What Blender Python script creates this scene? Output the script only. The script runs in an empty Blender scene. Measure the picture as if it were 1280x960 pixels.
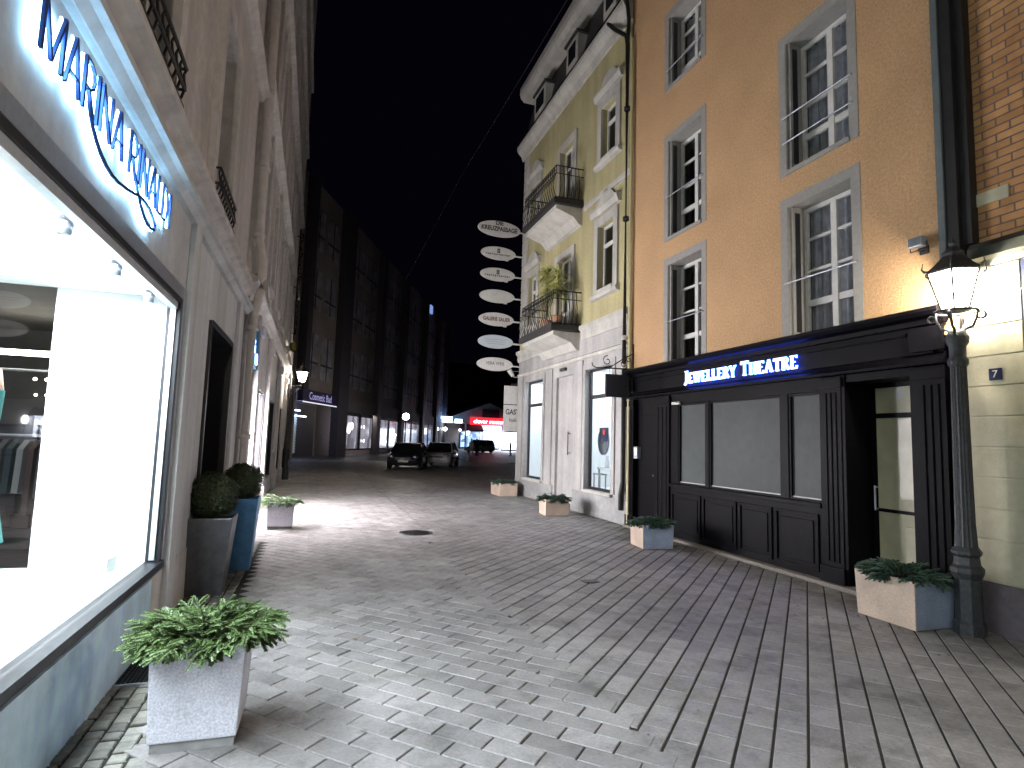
import bpy, bmesh, math, random
from mathutils import Vector, Matrix
random.seed(7)
sc = bpy.context.scene
COL = sc.collection
PI = math.pi
S2 = math.sqrt(.5)
XR, XL = 6.2, -1.18          # faces of the right and left rows

# ------------------------------------------------------------------ helpers
class MB:
    def __init__(s): s.v, s.f, s.sm, s.tint = [], [], [], []
    def face(s, pts, smooth=False):
        n = len(s.v); s.v += [tuple(p) for p in pts]
        s.f.append(tuple(range(n, n+len(pts)))); s.sm.append(smooth)
    def add(s, vs, fs, smooth=False):
        n = len(s.v); s.v += [tuple(p) for p in vs]
        for f in fs: s.f.append(tuple(i+n for i in f)); s.sm.append(smooth)
    def box(s, x0, x1, y0, y1, z0, z1, b=0.0):
        if x0 > x1: x0, x1 = x1, x0
        if y0 > y1: y0, y1 = y1, y0
        if z0 > z1: z0, z1 = z1, z0
        if b <= 0 or min(x1-x0, y1-y0, z1-z0) < 2.2*b:
            s.add([(x0,y0,z0),(x1,y0,z0),(x1,y1,z0),(x0,y1,z0),(x0,y0,z1),(x1,y0,z1),(x1,y1,z1),(x0,y1,z1)],
                  [(0,3,2,1),(4,5,6,7),(0,1,5,4),(1,2,6,5),(2,3,7,6),(3,0,4,7)])
        else:
            bm = bmesh.new(); bmesh.ops.create_cube(bm, size=1)
            for v in bm.verts:
                v.co = Vector(((x0+x1)/2+v.co.x*(x1-x0), (y0+y1)/2+v.co.y*(y1-y0), (z0+z1)/2+v.co.z*(z1-z0)))
            bmesh.ops.bevel(bm, geom=bm.edges[:], offset=b, segments=2, profile=.6, affect='EDGES')
            s.bm(bm)
    def bm(s, bm, smooth=False, M=None):
        bm.verts.ensure_lookup_table()
        s.add([(M @ v.co if M else v.co)[:] for v in bm.verts], [[v.index for v in f.verts] for f in bm.faces], smooth); bm.free()
    def prism(s, poly, fn, a0, a1):
        """poly of 2D points; fn(p,q,a) -> xyz; extruded a0..a1"""
        n = len(poly)
        vs = [fn(p, q, a0) for p, q in poly] + [fn(p, q, a1) for p, q in poly]
        fs = [tuple(range(n))[::-1], tuple(range(n, 2*n))] + [(i, (i+1) % n, n+(i+1) % n, n+i) for i in range(n)]
        s.add(vs, fs)
    def moulding(s, prof, y0, y1, x, sgn):
        """profile (out, z) swept along y on the facade x; sgn is the outward direction"""
        s.prism(prof, lambda o, z, a: (x+sgn*o, a, z), y0, y1)
    def tube(s, pts, r, n=8, r1=None, smooth=True, cap=True):
        pts = [Vector(p) for p in pts]; rings = []
        up = Vector((0, 0, 1))
        for i, p in enumerate(pts):
            d = (pts[min(i+1, len(pts)-1)] - pts[max(i-1, 0)]).normalized()
            a = d.cross(up)
            if a.length < 1e-3: a = d.cross(Vector((0, 1, 0)))
            a.normalize(); b = a.cross(d)
            rr = r if r1 is None else r+(r1-r)*i/(len(pts)-1)
            rings.append([p+a*rr*math.cos(2*PI*k/n)+b*rr*math.sin(2*PI*k/n) for k in range(n)])
        vs = [q for R in rings for q in R]; fs = []
        for i in range(len(rings)-1):
            for k in range(n): fs.append((i*n+k, i*n+(k+1) % n, (i+1)*n+(k+1) % n, (i+1)*n+k))
        s.add(vs, fs, smooth)
        if cap: s.face(rings[0][::-1]); s.face(rings[-1])
    def lathe(s, prof, c=(0, 0, 0), n=20, smooth=True, ph=0.0):
        """profile (r, z) around a vertical axis"""
        vs, fs = [], []
        for r, z in prof:
            for k in range(n):
                a = 2*PI*k/n+ph; vs.append((c[0]+r*math.cos(a), c[1]+r*math.sin(a), c[2]+z))
        for i in range(len(prof)-1):
            for k in range(n): fs.append((i*n+k, i*n+(k+1) % n, (i+1)*n+(k+1) % n, (i+1)*n+k))
        s.add(vs, fs, smooth)
    def sphere(s, c, r, n=12, sq=(1, 1, 1)):
        bm = bmesh.new(); bmesh.ops.create_uvsphere(bm, u_segments=n*2, v_segments=n, radius=r)
        for v in bm.verts: v.co = Vector((c[0]+v.co.x*sq[0], c[1]+v.co.y*sq[1], c[2]+v.co.z*sq[2]))
        s.bm(bm, True)
    def wall(s, x, sgn, y0, y1, z0, z1, holes, depth=.25, cap=True):
        """wall face x=const with openings (ya,yb,za,zb[,depth]) and their reveals"""
        ys = sorted({y0, y1, *[h[0] for h in holes], *[h[1] for h in holes]})
        zs = sorted({z0, z1, *[h[2] for h in holes], *[h[3] for h in holes]})
        for a, b in zip(ys, ys[1:]):
            for c, d in zip(zs, zs[1:]):
                m, n = (a+b)/2, (c+d)/2
                if any(h[0] < m < h[1] and h[2] < n < h[3] for h in holes): continue
                if a < y0-1e-6 or b > y1+1e-6: continue
                q = [(x,a,c),(x,b,c),(x,b,d),(x,a,d)]
                s.face(q if sgn > 0 else q[::-1])
        for h in holes:
            dd = h[4] if len(h) > 4 else depth; xi = x-sgn*dd; a, b, c, d = h[:4]
            s.face([(x,a,c),(xi,a,c),(xi,b,c),(x,b,c)]); s.face([(x,a,d),(x,b,d),(xi,b,d),(xi,a,d)])
            s.face([(x,a,c),(x,a,d),(xi,a,d),(xi,a,c)]); s.face([(x,b,c),(xi,b,c),(xi,b,d),(x,b,d)])
    def build(s, name, m, parent=None, local=False, label=None):
        me = bpy.data.meshes.new(name)
        off = Vector((0, 0, 0))
        if parent is not None and not local:
            p = parent
            while p is not None: off += p.location; p = p.parent
        me.from_pydata([(x-off.x, y-off.y, z-off.z) for x, y, z in s.v], [], s.f)
        me.materials.append(m)
        for p, t in zip(me.polygons, s.sm): p.use_smooth = t
        if s.tint:
            at = me.color_attributes.new('tint', 'FLOAT_COLOR', 'POINT')
            at.data.foreach_set('color', [c for t in s.tint for c in (t, t, t, 1)])
        me.update()
        o = bpy.data.objects.new(name, me); COL.objects.link(o)
        if parent is not None: o.parent = parent
        if label: o['label'] = label
        return o

def bevel(o, w, seg=2):
    m = o.modifiers.new('bevel', 'BEVEL'); m.width = w; m.segments = seg; m.limit_method = 'ANGLE'; m.angle_limit = .6
    return o
def root(name, label, cat, loc=(0, 0, 0), group=None):
    o = bpy.data.objects.new(name, None); COL.objects.link(o)
    o.location = loc; o.empty_display_size = .2
    o['label'] = label; o['category'] = cat
    if group: o['group'] = group
    return o
def tag(o, label, cat, group=None):
    o['label'] = label; o['category'] = cat
    if group: o['group'] = group
    return o
def struct(o): o['kind'] = 'structure'; return o
def dup(r, loc, label, rz=None, name=None):
    c = r.copy(); COL.objects.link(c); c.location = loc; c['label'] = label
    if rz is not None: c.rotation_euler.z = rz
    for ch in list(r.children):
        k = ch.copy(); COL.objects.link(k); k.parent = c
        for g in list(ch.children):
            q = g.copy(); COL.objects.link(q); q.parent = k
    return c

# ------------------------------------------------------------------ materials
def mat(name, col, rough=.6, metal=0., n=None, amt=.25, bump=0., bscale=None, spec=.5, big=None, bigamt=.2, streak=None, coat=0.):
    m = bpy.data.materials.new(name); m.use_nodes = True; nt = m.node_tree; b = nt.nodes['Principled BSDF']
    b.inputs['Base Color'].default_value = (*col, 1); b.inputs['Roughness'].default_value = rough
    b.inputs['Metallic'].default_value = metal; b.inputs['Specular IOR Level'].default_value = spec
    b.inputs['Coat Weight'].default_value = coat
    tc = nt.nodes.new('ShaderNodeTexCoord'); cur = None
    def noise(scale, det=5, rgh=.6, vec=None):
        t = nt.nodes.new('ShaderNodeTexNoise'); t.inputs['Scale'].default_value = scale
        t.inputs['Detail'].default_value = det; t.inputs['Roughness'].default_value = rgh
        nt.links.new(vec or tc.outputs['Object'], t.inputs['Vector']); return t
    def vary(cur, t, amt):
        mr = nt.nodes.new('ShaderNodeMapRange'); mr.inputs[1].default_value = .3; mr.inputs[2].default_value = .7
        mr.inputs[3].default_value = 1-amt; mr.inputs[4].default_value = 1+amt
        nt.links.new(t.outputs['Fac'], mr.inputs[0])
        mx = nt.nodes.new('ShaderNodeMix'); mx.data_type = 'RGBA'; mx.blend_type = 'MULTIPLY'; mx.inputs[0].default_value = 1
        if cur is None: mx.inputs[6].default_value = (*col, 1)
        else: nt.links.new(cur, mx.inputs[6])
        nt.links.new(mr.outputs[0], mx.inputs[7]); return mx.outputs[2]
    if n: cur = vary(cur, noise(n), amt)
    if big: cur = vary(cur, noise(big, 4, .55), bigamt)
    if streak:
        mp = nt.nodes.new('ShaderNodeMapping'); mp.inputs['Scale'].default_value = (1, 1, .06)
        nt.links.new(tc.outputs['Object'], mp.inputs['Vector'])
        cur = vary(cur, noise(streak, 5, .6, mp.outputs[0]), .18)
    if cur: nt.links.new(cur, b.inputs['Base Color'])
    if bump:
        t = noise(bscale or n or 20, 6, .6); bp = nt.nodes.new('ShaderNodeBump'); bp.inputs['Strength'].default_value = min(1, bump)
        bp.inputs['Distance'].default_value = .02
        nt.links.new(t.outputs['Fac'], bp.inputs['Height']); nt.links.new(bp.outputs['Normal'], b.inputs['Normal'])
    return m
def emit(name, col, strength):
    m = bpy.data.materials.new(name); m.use_nodes = True; nt = m.node_tree
    b = nt.nodes['Principled BSDF']; b.inputs['Base Color'].default_value = (*[min(1, c) for c in col], 1)
    b.inputs['Emission Color'].default_value = (*col, 1); b.inputs['Emission Strength'].default_value = strength
    return m
def glass(name, tint=(.9, .95, .95), refl=.12):
    m = bpy.data.materials.new(name); m.use_nodes = True; nt = m.node_tree; nt.nodes.clear()
    out = nt.nodes.new('ShaderNodeOutputMaterial'); mx = nt.nodes.new('ShaderNodeMixShader')
    t = nt.nodes.new('ShaderNodeBsdfTransparent'); g = nt.nodes.new('ShaderNodeBsdfGlossy'); lw = nt.nodes.new('ShaderNodeLayerWeight'); lw.inputs[0].default_value = .5
    pw = nt.nodes.new('ShaderNodeMath'); pw.operation = 'POWER'; pw.inputs[1].default_value = 4; ad = nt.nodes.new('ShaderNodeMath'); ad.operation = 'MULTIPLY_ADD'; ad.inputs[1].default_value = .8; ad.inputs[2].default_value = refl*.5; ad.use_clamp = True
    t.inputs[0].default_value = (*tint, 1); g.inputs['Roughness'].default_value = .02
    nt.links.new(lw.outputs['Facing'], pw.inputs[0]); nt.links.new(pw.outputs[0], ad.inputs[0]); nt.links.new(ad.outputs[0], mx.inputs[0]); nt.links.new(t.outputs[0], mx.inputs[1]); nt.links.new(g.outputs[0], mx.inputs[2])
    nt.links.new(mx.outputs[0], out.inputs[0]); return m
def lampglass(name, col, strength, thru=.75):
    m = bpy.data.materials.new(name); m.use_nodes = True; nt = m.node_tree; nt.nodes.clear()
    out = nt.nodes.new('ShaderNodeOutputMaterial'); mx = nt.nodes.new('ShaderNodeMixShader'); mx.inputs[0].default_value = thru
    t = nt.nodes.new('ShaderNodeBsdfTransparent'); e = nt.nodes.new('ShaderNodeEmission')
    e.inputs[0].default_value = (*col, 1); e.inputs[1].default_value = strength
    nt.links.new(e.outputs[0], mx.inputs[1]); nt.links.new(t.outputs[0], mx.inputs[2]); nt.links.new(mx.outputs[0], out.inputs[0]); return m
def litpane(name, col, strength, scale=2., dark=.25, stretch=(1, 1, 1)):
    """a lit shop window: glowing shapes of goods behind glass"""
    m = bpy.data.materials.new(name); m.use_nodes = True; nt = m.node_tree; b = nt.nodes['Principled BSDF']
    tc = nt.nodes.new('ShaderNodeTexCoord'); mp = nt.nodes.new('ShaderNodeMapping'); mp.inputs['Scale'].default_value = stretch
    v = nt.nodes.new('ShaderNodeTexVoronoi'); v.distance = 'CHEBYCHEV'; v.inputs['Scale'].default_value = scale
    nt.links.new(tc.outputs['Object'], mp.inputs[0]); nt.links.new(mp.outputs[0], v.inputs['Vector'])
    r = nt.nodes.new('ShaderNodeMapRange'); r.inputs[3].default_value = dark*strength; r.inputs[4].default_value = strength*1.3
    sp = nt.nodes.new('ShaderNodeSeparateColor'); nt.links.new(v.outputs['Color'], sp.inputs[0]); nt.links.new(sp.outputs[0], r.inputs[0])
    b.inputs['Base Color'].default_value = (.05, .05, .06, 1); b.inputs['Roughness'].default_value = .1
    b.inputs['Emission Color'].default_value = (*col, 1); nt.links.new(r.outputs[0], b.inputs['Emission Strength'])
    return m
def brickmat(name):
    m = bpy.data.materials.new(name); m.use_nodes = True; nt = m.node_tree; b = nt.nodes['Principled BSDF']
    tc = nt.nodes.new('ShaderNodeTexCoord'); sp = nt.nodes.new('ShaderNodeSeparateXYZ'); cb = nt.nodes.new('ShaderNodeCombineXYZ')
    nt.links.new(tc.outputs['Object'], sp.inputs[0]); nt.links.new(sp.outputs['Y'], cb.inputs['X']); nt.links.new(sp.outputs['Z'], cb.inputs['Y'])
    br = nt.nodes.new('ShaderNodeTexBrick'); br.inputs['Scale'].default_value = 1
    br.inputs['Brick Width'].default_value = .25; br.inputs['Row Height'].default_value = .083; br.inputs['Mortar Size'].default_value = .008
    br.inputs['Color1'].default_value = (.34, .165, .06, 1); br.inputs['Color2'].default_value = (.46, .25, .10, 1); br.inputs['Mortar'].default_value = (.12, .09, .08, 1)
    br.inputs['Bias'].default_value = -.1
    nt.links.new(cb.outputs[0], br.inputs['Vector'])
    n = nt.nodes.new('ShaderNodeTexNoise'); n.inputs['Scale'].default_value = 6; n.inputs['Detail'].default_value = 6
    nt.links.new(tc.outputs['Object'], n.inputs['Vector'])
    mx = nt.nodes.new('ShaderNodeMix'); mx.data_type = 'RGBA'; mx.blend_type = 'OVERLAY'; mx.inputs[0].default_value = .5
    nt.links.new(br.outputs['Color'], mx.inputs[6]); nt.links.new(n.outputs['Fac'], mx.inputs[7]); nt.links.new(mx.outputs[2], b.inputs['Base Color'])
    bp = nt.nodes.new('ShaderNodeBump'); bp.inputs['Strength'].default_value = .6; bp.inputs['Distance'].default_value = .01; bp.invert = True
    nt.links.new(br.outputs['Fac'], bp.inputs['Height']); nt.links.new(bp.outputs[0], b.inputs['Normal'])
    b.inputs['Roughness'].default_value = .8
    return m
def pavemat(name, col, lo=.7, hi=1.2, rough=.5):
    m = bpy.data.materials.new(name); m.use_nodes = True; nt = m.node_tree; b = nt.nodes['Principled BSDF']
    at = nt.nodes.new('ShaderNodeAttribute'); at.attribute_name = 'tint'
    tc = nt.nodes.new('ShaderNodeTexCoord')
    def noise(sc_, d, r=.6):
        t = nt.nodes.new('ShaderNodeTexNoise'); t.inputs['Scale'].default_value = sc_; t.inputs['Detail'].default_value = d; t.inputs['Roughness'].default_value = r
        nt.links.new(tc.outputs['Object'], t.inputs['Vector']); return t.outputs['Fac']
    def rng(x, a, b_, c, d):
        r = nt.nodes.new('ShaderNodeMapRange'); r.inputs[1].default_value = a; r.inputs[2].default_value = b_; r.inputs[3].default_value = c; r.inputs[4].default_value = d
        nt.links.new(x, r.inputs[0]); return r.outputs[0]
    def mult(a, b_):
        mm = nt.nodes.new('ShaderNodeMath'); mm.operation = 'MULTIPLY'; nt.links.new(a, mm.inputs[0]); nt.links.new(b_, mm.inputs[1]); return mm.outputs[0]
    f = mult(rng(at.outputs['Fac'], 0, 1, lo, hi), rng(noise(45, 6), .3, .7, .82, 1.15))
    f = mult(f, rng(noise(.7, 5), .3, .7, .72, 1.15)); f = mult(f, rng(noise(5, 6, .7), .3, .7, .85, 1.1))
    mx = nt.nodes.new('ShaderNodeMix'); mx.data_type = 'RGBA'; mx.blend_type = 'MULTIPLY'; mx.inputs[0].default_value = 1; mx.inputs[6].default_value = (*col, 1)
    nt.links.new(f, mx.inputs[7])
    ms = nt.nodes.new('ShaderNodeMix'); ms.data_type = 'RGBA'; ms.inputs[7].default_value = (.13, .135, .055, 1)
    nt.links.new(rng(noise(1.3, 7, .7), .56, .74, 0, .38), ms.inputs[0]); nt.links.new(mx.outputs[2], ms.inputs[6]); nt.links.new(ms.outputs[2], b.inputs['Base Color'])
    vo = nt.nodes.new('ShaderNodeTexVoronoi'); vo.inputs['Scale'].default_value = 3.1; nt.links.new(tc.outputs['Object'], vo.inputs['Vector'])
    sx = nt.nodes.new('ShaderNodeSeparateXYZ'); nt.links.new(tc.outputs['Object'], sx.inputs[0])
    f2 = mult(rng(vo.outputs['Distance'], .05, .075, .62, 1), rng(noise(2.2, 8, .75), .36, .5, .6, 1))
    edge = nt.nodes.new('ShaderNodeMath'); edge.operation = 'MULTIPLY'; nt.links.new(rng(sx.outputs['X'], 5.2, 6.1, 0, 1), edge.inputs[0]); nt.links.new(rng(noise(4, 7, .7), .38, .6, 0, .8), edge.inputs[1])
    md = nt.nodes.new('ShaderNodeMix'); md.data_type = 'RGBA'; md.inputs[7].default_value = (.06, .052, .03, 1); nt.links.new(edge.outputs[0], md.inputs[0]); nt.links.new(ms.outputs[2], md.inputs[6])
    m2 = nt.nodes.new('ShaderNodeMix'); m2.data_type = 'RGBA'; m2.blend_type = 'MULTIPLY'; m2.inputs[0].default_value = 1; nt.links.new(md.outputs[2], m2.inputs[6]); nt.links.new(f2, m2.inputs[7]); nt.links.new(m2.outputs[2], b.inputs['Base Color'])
    nt.links.new(rng(noise(9, 5), .3, .7, rough-.1, rough+.22), b.inputs['Roughness'])
    bp = nt.nodes.new('ShaderNodeBump'); bp.inputs['Strength'].default_value = .35; bp.inputs['Distance'].default_value = .006
    nt.links.new(noise(60, 6, .65), bp.inputs['Height']); nt.links.new(bp.outputs[0], b.inputs['Normal'])
    return m

M = dict(
 joint=mat('joint_dirt', (.018, .017, .014), .9, n=30, amt=.4),
 road=mat('road_asphalt', (.045, .045, .047), .45, n=12, amt=.35, bump=.3, bscale=60, big=.5),
 pave=pavemat('paving_stone', (.29, .272, .27)), sett=pavemat('sett_stone', (.22, .215, .19), .6, 1.25),
 cream=mat('cream_render', (.58, .59, .61), .75, n=18, amt=.07, bump=.12, bscale=80, big=.6, bigamt=.10, streak=3),
 oldstone=mat('old_facade', (.56, .53, .525), .8, n=9, amt=.14, bump=.25, bscale=40, big=.5, bigamt=.14, streak=2.5),
 oldtrim=mat('facade_trim', (.60, .57, .56), .75, n=9, amt=.12, bump=.2, bscale=40, streak=3),
 bluelitpanel=mat('base_panel_blue_light', (.60, .80, .96), .55, n=7, amt=.12, bump=.1, big=1.2, bigamt=.15, streak=4),  # pale blue carries the bluish light that falls on the panel
 darkframe=mat('dark_metal_frame', (.022, .022, .028), .4, metal=.3, n=20, amt=.15),
 steel=mat('brushed_frame', (.40, .42, .48), .35, metal=.5, n=30, amt=.1),
 iron=mat('black_iron', (.018, .018, .02), .5, metal=.3, n=40, amt=.3),
 lampiron=mat('lamp_iron', (.045, .048, .052), .55, metal=.4, n=30, amt=.35, bump=.25, bscale=60),
 orange=mat('orange_stucco', (.45, .28, .145), .85, n=32, amt=.22, bump=.45, bscale=45, big=.9, bigamt=.09),
 greytrim=mat('grey_window_trim', (.27, .26, .245), .75, n=14, amt=.1, bump=.15, bscale=60),
 whitepaint=mat('white_window_paint', (.62, .61, .58), .45, n=12, amt=.08),
 blackwood=mat('black_gloss_wood', (.003, .0028, .0042), .45, n=24, amt=.3, bump=.1, bscale=50, spec=.06),
 yellow=mat('yellow_render', (.37, .33, .175), .8, n=16, amt=.10, bump=.2, bscale=60, big=.8, bigamt=.12, streak=2.5),
 pale=mat('pale_render', (.42, .405, .37), .75, n=12, amt=.07, bump=.15, bscale=60, streak=3),
 palegf=mat('pale_ground_floor', (.33, .32, .31), .75, n=12, amt=.08, bump=.15, bscale=60, big=.8, streak=3),
 plinth=mat('grey_plinth', (.27, .27, .27), .7, n=10, amt=.15, bump=.2, bscale=40, big=1.5),
 purple=mat('dark_plinth', (.10, .085, .095), .7, n=14, amt=.2, bump=.25, bscale=50),
 rustic=mat('cream_rustication', (.42, .40, .285), .75, n=14, amt=.08, bump=.15, bscale=60, big=1, streak=2),
 brick=brickmat('orange_brick'),
 slate=mat('dark_slate', (.022, .02, .02), .7, n=10, amt=.3),
 granite=mat('grey_granite', (.62, .62, .70), .6, n=90, amt=.28, bump=.12, bscale=120, big=3, bigamt=.12),
 pinkgranite=mat('pink_concrete', (.46, .36, .285), .65, n=80, amt=.2, bump=.15, bscale=90, big=3, bigamt=.15),
 bluelitend=mat('concrete_blue_light', (.25, .31, .42), .65, n=60, amt=.18, bump=.15, bscale=90, big=4, bigamt=.2),  # bluish light on the planter ends, painted as colour
 soil=mat('soil', (.03, .022, .015), .9, n=20, amt=.4),
 fir=mat('fir_needles', (.085, .135, .045), .5, n=14, amt=.45), fir2=mat('dark_evergreen', (.05, .10, .065), .5, n=14, amt=.4),
 firpale=mat('pale_fir_needles', (.13, .19, .10), .5, n=14, amt=.4),
 twig=mat('twig_bark', (.10, .065, .035), .8),
 box=mat('boxwood_leaf', (.028, .042, .014), .45, n=18, amt=.5),
 zinc=mat('zinc_tub', (.15, .155, .17), .38, metal=.85, n=8, amt=.25, bump=.1, bscale=20, streak=5),
 bluelittub=mat('tub_blue_light', (.10, .27, .52), .42, metal=.35, n=8, amt=.22, streak=5),  # blue light on the tub is put into its colour
 palm=mat('palm_leaf', (.33, .33, .10), .5, n=10, amt=.35), terracotta=mat('terracotta', (.28, .14, .08), .8, n=20, amt=.2),
 glass=glass('window_glass'), darkglass=glass('dark_glass', (.8, .83, .86), .25),
 room=mat('dark_room', (.012, .012, .014), .8), curtain=mat('window_curtain', (.5, .5, .54), .9, n=8, amt=.3),
 blind=mat('frosted_blind', (.052, .062, .062), .55, n=7, amt=.12, spec=.22, big=.6, bigamt=.25),
 white=mat('white_interior', (.80, .80, .80), .6), mint=mat('glass_shelf_floor', (.66, .76, .73), .2),
 greyroom=mat('shop_wall', (.085, .08, .08), .8, n=4, amt=.2), shopfloor=mat('shop_floor', (.05, .042, .04), .5, n=6, amt=.3),
 signwhite=mat('sign_white', (.56, .55, .52), .5, n=9, amt=.08), ink=mat('sign_ink', (.03, .03, .04), .5), inkblue=mat('sign_ink_blue', (.04, .06, .12), .5),
 letterblue=mat('letter_blue_metal', (.035, .07, .24), .3, metal=.5),
 enamel=mat('blue_enamel', (.012, .016, .05), .25), black=mat('black_plastic', (.012, .012, .014), .4),
 rubber=mat('tyre_rubber', (.015, .015, .016), .8), chrome=mat('rim_alloy', (.5, .5, .52), .3, metal=1),
 carblack=mat('car_paint_black', (.02, .024, .04), .2, coat=1), carwhite=mat('car_paint_silver', (.8, .8, .84), .2, metal=.0, coat=.8),
 carpale=mat('car_paint_pale', (.34, .36, .34), .3, coat=.6), carglass=mat('car_glass', (.015, .017, .02), .06, spec=.8),
 skin=mat('skin', (.45, .27, .19), .6), hair=mat('hair', (.03, .02, .015), .7), darkcloth=mat('dark_clothes', (.02, .022, .04), .8), palecloth=mat('pale_jacket', (.55, .53, .50), .8),
 darkfac=mat('dark_facade', (.34, .30, .32), .8, n=6, amt=.15, big=.3), darkpil=mat('dark_pilaster', (.07, .065, .085), .6, n=6, amt=.2), fwin=mat('far_window', (.42, .42, .52), .35, n=1.2, amt=.5),
 hill=mat('dark_hill', (.012, .014, .01), .95, n=.05, amt=.4),
)

# ------------------------------------------------------------------ camera, world
cam = bpy.data.cameras.new('camera'); co = bpy.data.objects.new('camera', cam); COL.objects.link(co); sc.camera = co
cam.sensor_width = 36; cam.lens = 732.66*36/1280; cam.clip_start = .05; cam.clip_end = 2000
yaw, pit, rol = math.radians(18.325), math.radians(5.597), math.radians(1.738)
fw = Vector((math.sin(yaw)*math.cos(pit), math.cos(yaw)*math.cos(pit), math.sin(pit)))
r0 = Vector((math.cos(yaw), -math.sin(yaw), 0)); u0 = r0.cross(fw)
rr = r0*math.cos(rol)+u0*math.sin(rol); uu = -r0*math.sin(rol)+u0*math.cos(rol)
co.matrix_world = Matrix(((rr.x, uu.x, -fw.x, 0), (rr.y, uu.y, -fw.y, 0), (rr.z, uu.z, -fw.z, 1.65), (0, 0, 0, 1)))
w = bpy.data.worlds.new('World'); sc.world = w; w.use_nodes = True
nt = w.node_tree; bg = nt.nodes['Background']
sky = nt.nodes.new('ShaderNodeTexSky'); sky.sky_type = 'NISHITA'; sky.sun_disc = False
sky.sun_elevation = math.radians(-7); sky.sun_rotation = math.radians(200)
ad = nt.nodes.new('ShaderNodeMix'); ad.data_type = 'RGBA'; ad.blend_type = 'ADD'; ad.inputs[0].default_value = 1; ad.inputs[7].default_value = (.010, .007, .022, 1)
nt.links.new(sky.outputs[0], ad.inputs[6]); nt.links.new(ad.outputs[2], bg.inputs[0]); bg.inputs[1].default_value = .05
sc.view_settings.view_transform = 'Standard'; sc.view_settings.look = 'None'; sc.view_settings.exposure = 0.95; sc.view_settings.gamma = 1
sc.cycles.use_denoising = True; sc.cycles.use_adaptive_sampling = False
try: sc.cycles.denoiser = 'OPENIMAGEDENOISE'
except Exception: pass
sc.cycles.max_bounces = 6; sc.cycles.transparent_max_bounces = 12; sc.cycles.sample_clamp_indirect = 6
sc.cycles.caustics_reflective = False; sc.cycles.caustics_refractive = False

def point(name, loc, power, col, size=.06):
    l = bpy.data.lights.new(name, 'POINT'); l.energy = power; l.color = col; l.shadow_soft_size = size
    o = bpy.data.objects.new(name, l); COL.objects.link(o); o.location = loc; return o
def area(name, loc, power, col, sx, sy, rot=(0, 0, 0), spread=180):
    l = bpy.data.lights.new(name, 'AREA'); l.shape = 'RECTANGLE'; l.size = sx; l.size_y = sy; l.energy = power; l.color = col
    l.spread = math.radians(spread)
    o = bpy.data.objects.new(name, l); COL.objects.link(o); o.location = loc; o.rotation_euler = rot; return o
WARM = (1, .88, .71); COOL = (.88, .94, 1)

# ------------------------------------------------------------------ ground
g = MB(); g.box(-150, 200, -80, 260, -.6, -.011); struct(g.build('ground', M['joint']))
g = MB(); g.box(-60, 120, 42.7, 200, -.0105, -.006); struct(g.build('road', M['road']))

def slab(mb, a0, a1, b0, b1, gapa, gapb, dz, zb=-.018, inside=None):
    """stone set on the 45 degree grid: a runs to the upper right of the street, b to the lower right"""
    def W(a, b, z): return ((a+b)*S2, (a-b)*S2, z)
    c = .0035; A0, A1, B0, B1 = a0+gapb/2, a1-gapb/2, b0+gapa/2, b1-gapa/2
    t = [random.uniform(-.0012, .0012) for _ in range(4)]
    zt = dz
    top = [W(A0+c, B0+c, zt+t[0]), W(A1-c, B0+c, zt+t[1]), W(A1-c, B1-c, zt+t[2]), W(A0+c, B1-c, zt+t[3])]
    ed = [W(A0, B0, zt-c), W(A1, B0, zt-c), W(A1, B1, zt-c), W(A0, B1, zt-c)]
    bt = [W(A0, B0, zb), W(A1, B0, zb), W(A1, B1, zb), W(A0, B1, zb)]
    mb.add(top+ed+bt, [(0, 3, 2, 1), *[(i, (i+1) % 4, 4+(i+1) % 4, 4+i) for i in range(4)], *[(4+i, 4+(i+1) % 4, 8+(i+1) % 4, 8+i) for i in range(4)]])
    tt = min(1, max(0, random.gauss(.5, .2))); mb.tint += [tt]*12
pv = MB(); HY = 43
# left field: rows follow b
k = 0
for i in range(-60, 230):
    a0 = 2.613+.157*i; off = .16 if i % 2 else 0
    for j in range(-140, 80):
        b0 = -2.231+.32*j+off+random.uniform(-.004, .004); ca, cb = a0+.0785, b0+.16
        x, y = (ca+cb)*S2, (ca-cb)*S2
        if (-.70 if y < 9.9 else -1.25 if y < 27.6 else -7) < x < 1.95 and -4 < y < HY: slab(pv, a0, a0+.157, b0, b0+.32, .011, .007, 0)
# right field: rows follow a
for i in range(-250, 80):
    b0 = -.551+.179*i; off = random.uniform(0, .29)
    for j in range(-30, 140):
        a0 = 3.42+.292*j+off; ca, cb = a0+.146, b0+.09
        x, y = (ca+cb)*S2, (ca-cb)*S2
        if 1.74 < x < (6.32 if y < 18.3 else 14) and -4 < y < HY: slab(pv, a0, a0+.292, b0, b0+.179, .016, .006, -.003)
struct(pv.build('paving', M['pave']))
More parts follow.
